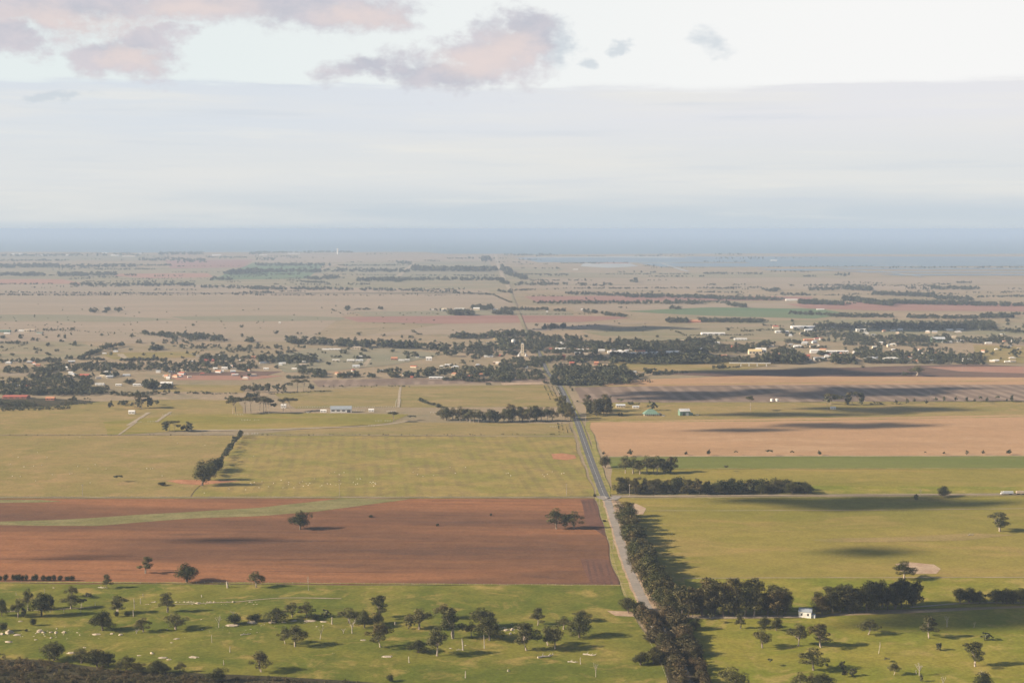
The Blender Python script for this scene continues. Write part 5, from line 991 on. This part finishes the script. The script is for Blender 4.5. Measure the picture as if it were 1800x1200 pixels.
# long grey-roofed shed
px, py = cr('J', 622, 646); X, Y = at(px, py)
o = house(X, Y+6, 31, 12, 5.0, 4.0, 'white', 'blue', 'long white horse shed with grey-blue roof on the white-railed farm', 'shed', R(3), None, 'gable', 4, False, .4, 'shed')
MB().box(9, 14, -6.08, -5.98, 0, 3.8).build('door', paint('dark'), o)
for q in [('K',825,612,62,24,'cream','zinc','cream farm cottage with a long grey skillion beside the gum block'),('K',930,616,44,16,'white','zinc','small white shed beside the ball tree'),
  ('I',905,656,42,26,'white','white','little white hay shed alone in the dry pasture'),('L',488,624,34,18,'white','white','small white shed in front of the flat-topped clump'),
  ('J',502,644,40,18,'white','white','low white stable west of the long horse shed'),('J',832,640,36,20,'white','white','small white gabled barn between the rail yards'),('J',228,614,34,26,'white','pale','pale hut under the bare-legged gums'),('J',728,338,50,20,'pale','zinc','grey barn beside the short pale drive'),
  ('J',1228,288,40,26,'white','white','white cubic barn at the end of the long white wall'),('I',1145,458,80,24,'white','white','large white barn among dark trees of the western settlement'),('I',110,548,165,22,'brick','red','long low building with red roof beside the shaded scrub'),
  ('I',580,402,70,22,'brick','red','house with bright red roof in the western settlement'),('I',345,562,60,24,'brick','orange','brick house with orange roof at the far end of the shaded scrub'),('I',705,405,40,18,'cream','cream','cream house beside the bright red roof'),('I',745,408,34,16,'pale','white','pale house two along from the bright red roof'),
  ('K',432,282,28,34,'brick','red','tall red brick house by the road into town'),('K',688,332,34,20,'cream','yellow','cream-yellow house behind the brown gum block'),('K',658,318,30,24,'brick','orange','brick house beside the cream-yellow one'),('K',490,318,34,22,'brick','red','small brick house hidden behind the brown gums'),
  ('K',175,342,26,16,'pale','zinc','grey roofed cottage in the trees west of the road'),('K',1460,110,160,16,'white','white','very long white shed behind the hedged paddock'),('K',1650,148,86,14,'pale','white','long pale-roofed hall beyond the town'),('K',1750,245,90,36,'cream','yellow','cream two-storey block at the town edge above the bridge'),
  ('K',1790,240,70,40,'white','white','white block behind the cream two-storey one'),('K',1612,205,50,20,'brick','red','long red-roofed house in the eastern town'),('K',1700,200,28,12,'brick','red','small red roof in the eastern town'),('K',1240,160,34,14,'tan','tan','tan-roofed house on the town edge beneath the paddock'),
  ('K',970,245,50,28,'white','orange','white gabled house with orange ridge above the dark belt'),('K',1012,246,34,18,'white','white','white house next to the orange-ridged one'),('K',1065,242,60,16,'pale','white','long white-roofed house above the middle of the dark belt'),('K',1180,245,80,24,'white','white','wide white roofs above the dark belt'),
  ('K',1220,240,40,20,'pale','pale','pale house touching the wide white roofs'),('K',1525,265,60,18,'brick','orange','orange-tiled house just above the dark belt'),('K',410,218,70,16,'white','white','white curved-roof hall near the road into town'),('K',545,226,50,18,'white','pale','pale house east of the curved-roof hall'),
  ('K',640,234,34,14,'white','white','small white house mid town'),('K',695,226,44,16,'pale','white','pale-roofed house mid town'),('K',800,236,130,14,'white','white','long white row building in mid town'),('K',1040,220,50,14,'cream','zinc','cream house behind the long white-roofed one'),('K',350,215,30,12,'brick','red','small pinkish roof by the road into town'),
  ('K',600,200,50,14,'cream','pale','pale roof behind the town centre'),('K',1268,196,30,16,'white','white','white house behind the eastern town trees'),('K',1160,200,24,16,'white','white','little white house in the northern town'),('K',1400,215,40,14,'pale','zinc','grey-roofed house in the eastern town'),
  ('K',920,375,26,14,'white','zinc','white hut beside the creek bushes'),('K',750,435,50,14,'pale','zinc','low pale sheds beneath the brown gum block'),('K',1330,22,90,14,'brick','orange','farm with orange roofs in the far paddocks'),('K',1490,172,34,12,'white','white','white house deep in the eastern town'),
  ('L',890,296,110,32,'white','pale','large pale-roofed homestead facing the brown fallow'),('L',745,290,80,28,'cream','zinc','grey-roofed homestead with cream walls beside the large pale one'),('L',1140,298,115,16,'tan','zinc','long low grey building facing the brown fallow'),('L',1410,296,60,24,'white','pale','pale house in trees at the east end of town'),
  ('L',600,288,50,20,'green','zinc','greenish-roofed house among trees above the fallow'),('L',390,288,70,24,'pale','blue','blue-grey roofed house above the dark belt end'),('L',305,268,46,22,'brick','red','brick house with pinkish roof above the dark belt end'),('L',360,236,60,26,'white','white','white shed row at the town edge'),
  ('L',475,238,66,20,'white','white','long white shed, first of the white pair'),('L',552,236,76,18,'white','white','long white shed, second of the white pair'),('L',245,202,60,18,'white','white','white-roofed house by the winding lane'),('L',650,240,50,18,'pale','white','white-roofed house east of the white pair'),
  ('L',320,152,70,14,'orange','orange','orange-tan long shed beneath the winding lane'),('L',280,66,160,18,'white','white','long row of white factory roofs beyond the town'),('L',325,90,66,20,'pale','zinc','greenish grey shed below the factory roofs'),('L',135,98,90,16,'pale','pale','pale long shed west of the factory roofs'),
  ('L',680,88,70,20,'white','pale','white buildings with a pink end beyond the town'),('L',1210,160,90,34,'green','zinc','pale greenish water-works building behind the eastern trees'),('L',1270,166,66,12,'white','white','long white house beside the green-grey building'),('L',1557,172,44,10,'white','white','white long shed on the open eastern ground'),
  ('L',815,174,30,16,'white','white','white cottage among the northern trees'),('L',1350,158,40,12,'white','white','white house on the eastern lane'),('L',1475,162,40,12,'pale','pale','pale house on the eastern lane'),('L',1680,302,26,12,'white','pale','tiny pale shed on the eastern green strip'),('L',1725,158,22,12,'white','white','small white house near the frame edge'),
  ('I',35,92,70,14,'green','green','green-roofed long shed at the far west farm'),('I',205,90,70,18,'cream','tan','cream farmhouse of the far west farm'),('I',150,90,40,12,'white','white','white shed of the far west farm'),('I',48,106,40,10,'white','white','small white shed below the green-roofed one'),('I',270,104,34,10,'pale','green','pale green hut east of the far west farm'),
  ('I',465,415,66,20,'pale','brown','grey-brown hipped house among the dark western trees'),('I',685,458,60,12,'white','white','low white stables of the western settlement, first of three'),('I',815,462,40,10,'white','white','low white stables of the western settlement, second of three'),('I',945,462,60,12,'white','white','low white stables of the western settlement, third of three'),
  ('I',870,396,50,14,'grey','zinc','grey flat-roofed barn in the western settlement'),('I',1180,372,40,14,'white','zinc','white house at the western settlement orchard'),('I',1250,365,34,20,'cream','tan','cream house near the clipped hedge'),('I',1285,362,22,16,'white','white','white tank-like hut near the clipped hedge'),('I',1545,350,40,18,'white','white','bright white house in the central settlement'),
  ('I',1480,352,30,16,'pale','white','white house beside the bright white one'),('I',1525,368,26,12,'white','white','small shed below the bright white house'),('I',1440,295,70,16,'brick','red','brick house with red roof in the central settlement'),('I',1510,262,40,14,'white','white','white roof behind the brick house'),('I',1660,292,30,8,'white','white','small white box shed in the open'),
  ('I',1690,354,20,12,'white','white','tiny white shed in the central settlement'),('I',1730,484,34,12,'white','white','white roof among trees on the far side of the green paddock'),('I',1320,300,30,10,'white','white','small roof among the central trees'),('I',718,246,26,10,'pale','pale','tiny shed at the end of the slanting tree row'),('I',795,230,30,10,'white','zinc','tiny grey shed by the oval track'),
  ('I',108,295,46,8,'white','white','low white shed behind the western trees'),('I',158,345,30,10,'pale','white','pale hut in the western trees'),('I',260,325,34,12,'brick','orange','orange roof in the western trees'),('I',1050,335,50,12,'brown','orange','long orange-brown roof in the central trees'),('I',1145,402,50,12,'tan','pale','pale shed on the brown fallow edge'),
  ('J',580,216,80,10,'white','white','long white shed under the gum avenue'),('J',735,210,70,18,'cream','tan','tan-roofed homestead under the gum avenue'),('J',520,216,50,8,'white','white','low white shed beginning the avenue sheds'),('J',590,292,50,12,'cream','pale','cream sheds before the small garden trees'),('J',690,294,50,14,'pale','white','white-roofed sheds of the garden row'),
  ('J',750,296,50,16,'pale','zinc','grey-roofed shed ending the garden row'),('J',990,284,44,20,'brick','orange','brick house on the white-walled property'),('J',1040,292,40,10,'white','white','white stables on the white-walled property'),('J',1080,290,30,12,'pale','pale','pale hut on the white-walled property'),('J',25,272,44,14,'brick','orange','orange-tiled house west of the dark garden'),
  ('J',108,350,34,12,'white','white','small bright white hut in the open paddock'),('J',230,312,26,10,'white','white','white hut beneath the dark garden'),('J',120,302,22,8,'white','white','tiny hut beneath the dark garden'),('J',370,302,24,10,'white','white','small white hut at the end of the dark garden'),('J',460,298,16,12,'white','white','tiny white box beside the thin drive'),
  ('J',1360,325,46,12,'white','white','long white roof in the settlement west of the road'),('J',1535,370,50,18,'cream','tan','tan-roofed house west of the road'),('J',1320,370,22,16,'pale','pale','pale narrow house west of the road'),('J',1700,310,60,16,'brown','tan','brown-roofed house in the trees west of the road'),('J',1715,410,50,20,'white','orange','white house with orange roof on the paddock edge'),
  ('J',1510,402,36,12,'brick','red','small red-roofed house on the paddock edge'),('J',1285,412,110,12,'white','white','long white shed on the brown paddock edge'),('J',1110,410,20,14,'brick','red','tiny red shed under the paddock trees'),('J',1640,265,60,12,'white','white','white roofs near the water tower'),('J',1710,258,30,10,'red','red','tiny red roof near the water tower'),
  ('J',1640,174,30,8,'white','white','white roof in the gum avenue end'),('J',1695,145,50,8,'yellow','yellow','yellowish roofs behind the gum avenue'),
  ('M',120,225,70,10,'white','white','white roofs on the coast, westernmost'),('M',290,233,80,6,'white','white','long white coastal shed, second from the west'),('M',460,232,34,8,'white','white','coastal roof beside the second shed'),('M',790,234,50,8,'white','white','pale coastal shed in the middle west'),('M',890,240,90,9,'pale','tan','long tan coastal shed'),
  ('M',720,218,30,8,'white','white','small coastal roof above the middle sheds'),('M',960,220,34,6,'white','white','small coastal roof toward the headland'),('M',1490,232,60,8,'white','white','white coastal village roofs'),('M',1640,450,24,8,'white','white','white farmhouse beside the long far windbreak'),('M',138,486,14,8,'white','white','tiny white farmhouse in the far double row'),
  ('N',88,230,50,6,'white','white','long white roof by the far headland'),('N',300,220,80,5,'white','white','low white roofs under the headland trees'),('N',1330,612,34,18,'white','cream','cream house of the far farm in dark trees'),('N',1440,605,70,12,'white','white','long white shed of the far farm in dark trees'),('N',1555,608,44,20,'cream','white','cream barn of the far farm'),
  ('N',1685,606,30,8,'white','white','white shed at the end of the far farm'),('N',1250,608,24,6,'white','white','low white shed starting the far farm'),('N',202,698,12,10,'white','white','tiny white silo shed alone on the stubble'),('O',560,610,14,12,'white','white','tiny house by the far round trees'),('O',60,630,34,6,'white','white','low white roof by the far orchard line'),
  ('O',320,620,14,7,'white','white','tiny shed above the far orchard line'),('O',1330,690,90,14,'brick','orange','far farm with orange roofs between tree blocks'),('O',515,330,34,6,'white','white','long white roof below the salt ponds'),('P',200,541,80,11,'white','white','long white shed in the far eastern fallow'),('P',400,605,50,8,'white','white','far farm roofs above the dark windbreak'),
  ('P',80,269,40,8,'white','white','white building on the salt works'),('P',700,702,60,8,'pale','pale','pale long roof beyond the factory roofs'),('P',1365,705,46,12,'white','white','white roof in the northern eastern trees'),('P',1480,704,60,8,'white','white','long white roof in the northern eastern trees'),('P',580,720,40,10,'white','white','white roof before the factory trees'),
  ('P',1290,748,44,12,'white','white','white sheds on the northern eastern paddock'),('P',1360,748,46,12,'tan','pale','pinkish shed on the northern eastern paddock'),('P',950,745,34,12,'white','white','white house on the northern lane'),('P',900,752,30,8,'white','white','small white roof on the northern lane')]:
    big = q[3] > 60 and q[0] in 'IJKL'
    bpx(*q[:8], cat='shed' if 'shed' in q[7] or 'barn' in q[7] or 'stable' in q[7] else 'house', name='shed' if ('shed' in q[7] or 'barn' in q[7] or 'stable' in q[7]) else 'house', style='hip' if 'homestead' in q[7] or 'hipped' in q[7] else 'gable', windows=4 if big else (2 if q[3] > 30 and q[2] > 240 and q[0] in 'IJKL' else 0), door=big)
# more small roofs scattered through the settlements
for c, n, x0, x1, y0, y1, where, end, gr in [('K',44,340,1400,175,262,'in the town trees','the mill tower','town houses half hidden in trees'),('L',70,20,1790,50,306,'among the eastern trees','the town side','houses among the eastern trees'),
        ('I',26,640,1750,310,420,'in the central settlement','the western side','roofs in the central settlement'),('I',14,0,800,300,480,'in the dark western trees','the frame edge','roofs in the western trees'),('J',18,1300,1790,300,425,'in trees west of the road','the paddock','roofs west of the road'),('J',12,20,1300,250,400,'behind the horse farm','the west','roofs behind the horse farm')]:
    pos = sorted((rng.uniform(x0,x1), rng.uniform(y0,y1)) for _ in range(n))
    for k, (x, y) in enumerate(pos):
        rf = rng.choice(['white','white','white','pale','zinc','tan','orange','grey','red']); nmr = dict(white='white',pale='pale',zinc='light grey',tan='tan',orange='orange',grey='dark grey',red='red')[rf]
        bpx(c, x, y, rng.uniform(20,46), rng.uniform(12,20), rng.choice(['white','cream','pale','tan']), rf, f'small {nmr} roofed house {where}, {ordn(k+1)} from {end}', gr, rz=rng.uniform(-.4,.4), style=rng.choice(['gable','hip']))

# water tower, mill tower, far tower, tanks
def P3(c, x, y): px, py = cr(c, x, y); X, Y = at(px, py); return X, Y, mpp(py)/ZK
X, Y, s = P3('K', 88, 200); o = thing('water_tower', 'white water tank raised on legs behind the trees at the town entrance', 'water tower', (X, Y, .2)); h_ = 60*s
MB().tube([(0,0,h_*.62),(0,0,h_*.66),(0,0,h_*.92),(0,0,h_)], [2.5,4.6,4.6,.6], 14).build('tank', paint('white'), o)
for k in range(4): a = k*1.571+.78; MB().tube([(math.cos(a)*4.4,math.sin(a)*4.4,-.3),(math.cos(a)*3.4,math.sin(a)*3.4,h_*.66)], [.35,.3], 5).build('leg', paint('zinc'), o)
X, Y, s = P3('K', 150, 258); h_ = 90*s; o = thing('mill_tower', 'tall cream mill tower with sloping conveyors beside the road into town', 'tower', (X, Y, .2))
MB().box(-3.2,3.2,-3.2,3.2,-.3,h_*.93).build('shaft', paint('cream'), o); MB().box(-2.2,2.2,-2.2,2.2,h_*.93,h_).build('head_house', paint('pale'), o)
for k in range(4): MB().box(-1.1,.9,-3.26,-3.18,h_*(.25+.18*k),h_*(.31+.18*k)).build('window', paint('dark'), o)
for sx in (-1, 1):
    MB().tube([(sx*11,-4,0),(sx*2.5,-1,h_*.38)], [.8,.8], 5).build('conveyor', paint('zinc'), o); MB().tube([(sx*7,-6,0),(sx*7,-6,3),(sx*7,-6,4.4)], [2.2,2.2,.3], 10).build('hopper', paint('pale'), o)
X, Y, s = P3('N', 602, 224); o = thing('coast_tower', 'slim white tower standing above the coastal trees', 'tower', (X, Y, .2)); h_ = 42*s
MB().tube([(0,0,0),(0,0,h_*.85)], [9,8], 10).build('shaft', paint('white'), o); MB().tube([(0,0,h_*.85),(0,0,h_*.95),(0,0,h_)], [14,14,3], 10).build('cap', paint('white'), o)
for i, (c, x, y) in enumerate([('L',66,568),('L',101,568)]):
    X, Y, s = P3(c, x, y); o = thing('tank', ['pale round farm tank nearer the road on the fallow edge','pale round farm tank farther from the road on the fallow edge'][i], 'tank', (X, Y, .3))
    MB().tube([(0,0,-.2),(0,0,3.4)], [2.6,2.6], 16).build('wall', paint('white'), o); MB().tube([(0,0,3.42),(0,0,4.3)], [2.75,.3], 16).build('roof', paint('pale'), o)
# road bridge
X, Y, s = P3('K', 1715, 326); o = thing('road_bridge', 'pale concrete road bridge on piers beside the dark fallow', 'bridge', (X, Y, .3), R(-6)); L_ = 70*s*2.0
MB().box(-L_,L_,-5,5,5.2,6.4).build('deck', paint('pale'), o); MB().box(-L_,L_,-5.3,-5.02,6.42,7.2).build('parapet', paint('white'), o)
for k, x in enumerate((-.45,-.05,.35,.8)): MB().box(x*L_-.9, x*L_+.9, -4, 4, -.4, 5.18).build('pier', paint('pale'), o)
# truck with trailer on the side road
X, Y, s = P3('H', 1685, 507); o = thing('truck', 'white truck with two grey trailers on the side road beyond the cloud shadow', 'truck', (X, Y, .5), R(181.2))
MB().box(4.4,6.6,-1.2,1.2,.7,3.1,.12).build('cab', paint('white'), o); MB().box(6.3,6.72,-1.0,1.0,1.9,2.8).build('windscreen', paint('dark'), o); MB().box(6.5,6.9,-1.2,1.2,.5,1.1).build('bumper', paint('zinc'), o)
MB().box(-6,4.1,-1.25,1.25,1.2,3.4,.08).build('tipper_body', paint('zinc'), o); MB().box(-6,5.5,-.6,.6,.75,1.18).build('chassis', paint('dark'), o)
MB().box(-18.5,-9,-1.25,1.25,1.2,3.6,.08).build('trailer', paint('tan'), o); MB().box(-18.5,-6.2,-.4,.4,.8,1.18).build('drawbar', paint('dark'), o)
for x in (5.3,-2.8,-4.2,-11,-12.4,-16,-17.4):
    for y in (-1.2,.9): MB().tube([(x,y,.5),(x,y+.3,.5)], [.5,.5], 12).build('wheel', paint('dark'), o)
# cars
def car(X, Y, rz, col, label):
    o = thing('car', label, 'car', (X, Y, .62), rz); MB().box(-2.2,2.2,-.88,.88,.35,.95,.06).build('body', paint(col), o); MB().box(-1.5,1.0,-.8,.8,.95,1.5,.28).build('cabin', paint('dark'), o)
    for x in (-1.4,1.4):
        for y in (-.92,.72): MB().tube([(x,y,.32),(x,y+.2,.32)], [.33,.33], 10).build('wheel', paint('dark'), o)
for c, x, y, rz, col, lb in [('K',492,605,R(80),'white','white car on the road beside the dark shading trees'),('K',332,368,R(80),'blue','dark blue car on the road entering the town'),('K',1352,666,0,'white','white vehicle parked beside the large green shed'),('K',505,628,R(80),'dark','dark car leaving the shade of the roadside trees'),
      ('K',1120,672,0,'white','white car parked beside the green-roofed house'),('J',421,640,0,'dark','dark van beside the low white stable'),('J',395,650,0,'white','white trailer float beside the dark van')]:
    X, Y, s = P3(c, x, y); car(X, Y, rz, col, lb)
# boats on the bay
for i, (px, py, h_) in enumerate([(290,417,6),(1653,416,2.4),(1673,416,2.2)]):
    X, Y = at(px, py); s = mpp(py); hh = h_*s
    if i == 0:
        o = thing('sailing_boat', 'single white sail standing on the bay beyond the western coast', 'boat', (X, Y, -1)); MB().box(-hh*.28,hh*.28,-8,8,0,hh*.1,4).build('hull', paint('white'), o)
        MB().poly([(-hh*.2,0,hh*.12),(hh*.16,0,hh*.12),(-hh*.02,0,hh)]).build('sail', paint('white'), o)
    else:
        o = thing('ship', ['white ship on the bay, nearer the middle of the pair','white ship on the bay, nearer the frame edge'][i-1], 'boat', (X, Y, -1)); MB().box(-hh*1.0,hh*1.0,-12,12,0,hh*.55,3).build('hull', paint('white'), o); MB().box(-hh*.5,hh*.1,-8,8,hh*.55,hh,1).build('deckhouse', paint('white'), o)

# ------------------------------------------------------------------ poles and fences
def pole(X, Y, h_, label, rz=0):
    o = thing('power_pole', label, 'power pole', (X, Y, .4), rz, 'power poles along the roads'); MB().tube([(0,0,-.4),(0,0,h_)], [.22,.15], 6).build('pole', M['wood'], o)
    MB().box(-1.3,1.3,-.08,.08,h_-.75,h_-.55).build('crossarm', M['wood'], o)
    for x in (-1.15,-.4,.4,1.15): MB().tube([(x,0,h_-.54),(x,0,h_-.3)], [.07,.05], 5).build('insulator', paint('white'), o)
for i, (c, x, y, h_, lb) in enumerate([('C',1040,636,86,'timber power pole rising from the roadside scrub, upper one'),('C',1162,822,62,'timber power pole rising from the roadside scrub, lower one'),('E',568,516,76,'power pole on the edge of the dry western pasture'),('F',613,516,82,'power pole on the near edge of the striped crop'),
   ('G',453,516,80,'power pole on the striped crop edge west of the crossroads'),('G',655,516,86,'power pole at the crossroads, far corner'),('G',680,576,72,'power pole at the crossroads, near corner'),('G',887,516,76,'power pole before the crossroads grove'),('K',585,735,60,'power pole on the verge beside the shaded road'),('C',935,375,30,'power pole on the verge above the scrub corner'),
   ('G',775,880,60,'power pole on the verge beside the ploughed headland'),('L',445,622,50,'power pole beside the flat-topped clump'),('L',1158,565,54,'power pole in the spaced tree row'),('L',1375,365,34,'twin power pole on the pale red fallow'),('L',1400,365,34,'second of the twin power poles on the pale red fallow')]):
    X, Y, s = P3(c, x, y); pole(X, Y, h_*s*1.05, lb, .3*i)
def fence(pts, label, gap=6., h_=1.2, m=None, rail=True, thick=.09):
    P = [at(*p) for p in pts]; o = thing('fence', label, 'fence', (P[0][0], P[0][1], .35)); mb = MB(); rl = MB(); ox, oy = P[0]
    for (x0,y0),(x1,y1) in zip(P, P[1:]):
        L = math.hypot(x1-x0, y1-y0); k = max(1, int(L/gap))
        for i in range(k+1):
            x = x0+(x1-x0)*i/k-ox; y = y0+(y1-y0)*i/k-oy; mb.box(x-thick,x+thick,y-thick,y+thick,-.5,h_)
        for z in ((.5,.95) if rail else (.6,1.05)): rl.tube([(x0-ox,y0-oy,z),(x1-ox,y1-oy,z)], [.05 if rail else .012]*2, 4)
    q = mb.build('post', m or M['wood'], o); q['kind'] = 'stuff'; rl.build('rail' if rail else 'wire', m or M['wood'], o)
fence([(1048,880),(1060,920),(1075,972),(1090,1024),(1102,1052)], 'timber post fence between ploughed soil and road verge', rail=False)
fence([(1112,1082),(1130,1110),(1148,1140),(1160,1165),(1175,1200)], 'post fence along the paddock side of the roadside scrub', rail=False)
fence([(1009,768),(1022,800),(1036,838),(1047,871)], 'post fence between striped crop and road verge', rail=False)
fence([(-200,1023.5),(500,1026),(1090,1029.5)], 'long post fence between ploughed soil and stony paddock', rail=False)
fence([(-200,873.8),(400,873.8),(1046,873.3)], 'long post fence between western crops and ploughed soil', rail=False)
fence([(-200,765),(420,765),(1006,766.5)], 'post fence along the top of the striped crop', rail=False)
fence([(1190,1086),(1310,1087),(1420,1086)], 'post fence below the belt and the white shed', rail=False)
for pts, lb in [([(524,716.5),(600,716),(700,715.6)],'white rail fence behind the long horse shed'),([(618,722),(640,722)],'white yard rails beside the long horse shed'),([(680,723.5),(696,724)],'white yard rails east of the gabled barn'),([(757,725.5),(790,725.5)],'white rails near the paired lone trees'),
    ([(240,742.5),(248,742.5)],'short white gate rails, first by the track'),([(260,742),(278,741)],'white gate rails, second by the track'),([(286,730),(300,729)],'white gate rails, upper by the track'),([(660,740.5),(670,740.5)],'white jump rail left of the tiered tree'),([(677,740.5),(686,740.5)],'white jump rail under the tiered tree'),
    ([(648,749),(658,749)],'white jump rails on the pale track'),([(429,763),(436,763)],'white rails at the top of the hedge row, first'),([(443,763),(453,763)],'white rails at the top of the hedge row, second'),([(967,750.5),(977,750.5)],'white rails beside the planted rows'),([(977,678),(983,690),(990,701)],'white rail fence slanting beside the orchard rows'),
    ([(413,729.5),(427,729.5)],'white rails under the bare-legged gums'),([(425,739),(440,739)],'white rails on the paddock below the gums, first'),([(447,739),(455,739)],'white rails on the paddock below the gums, second'),([(695,715),(697,703),(704,703),(702,716)],'white narrow stockyard race'),([(678,633),(720,632),(748,630)],'long white wall fence of the brick house property')]:
    fence(pts, lb, 3.5, 1.5, paint('white'), True, .14)
print('done')
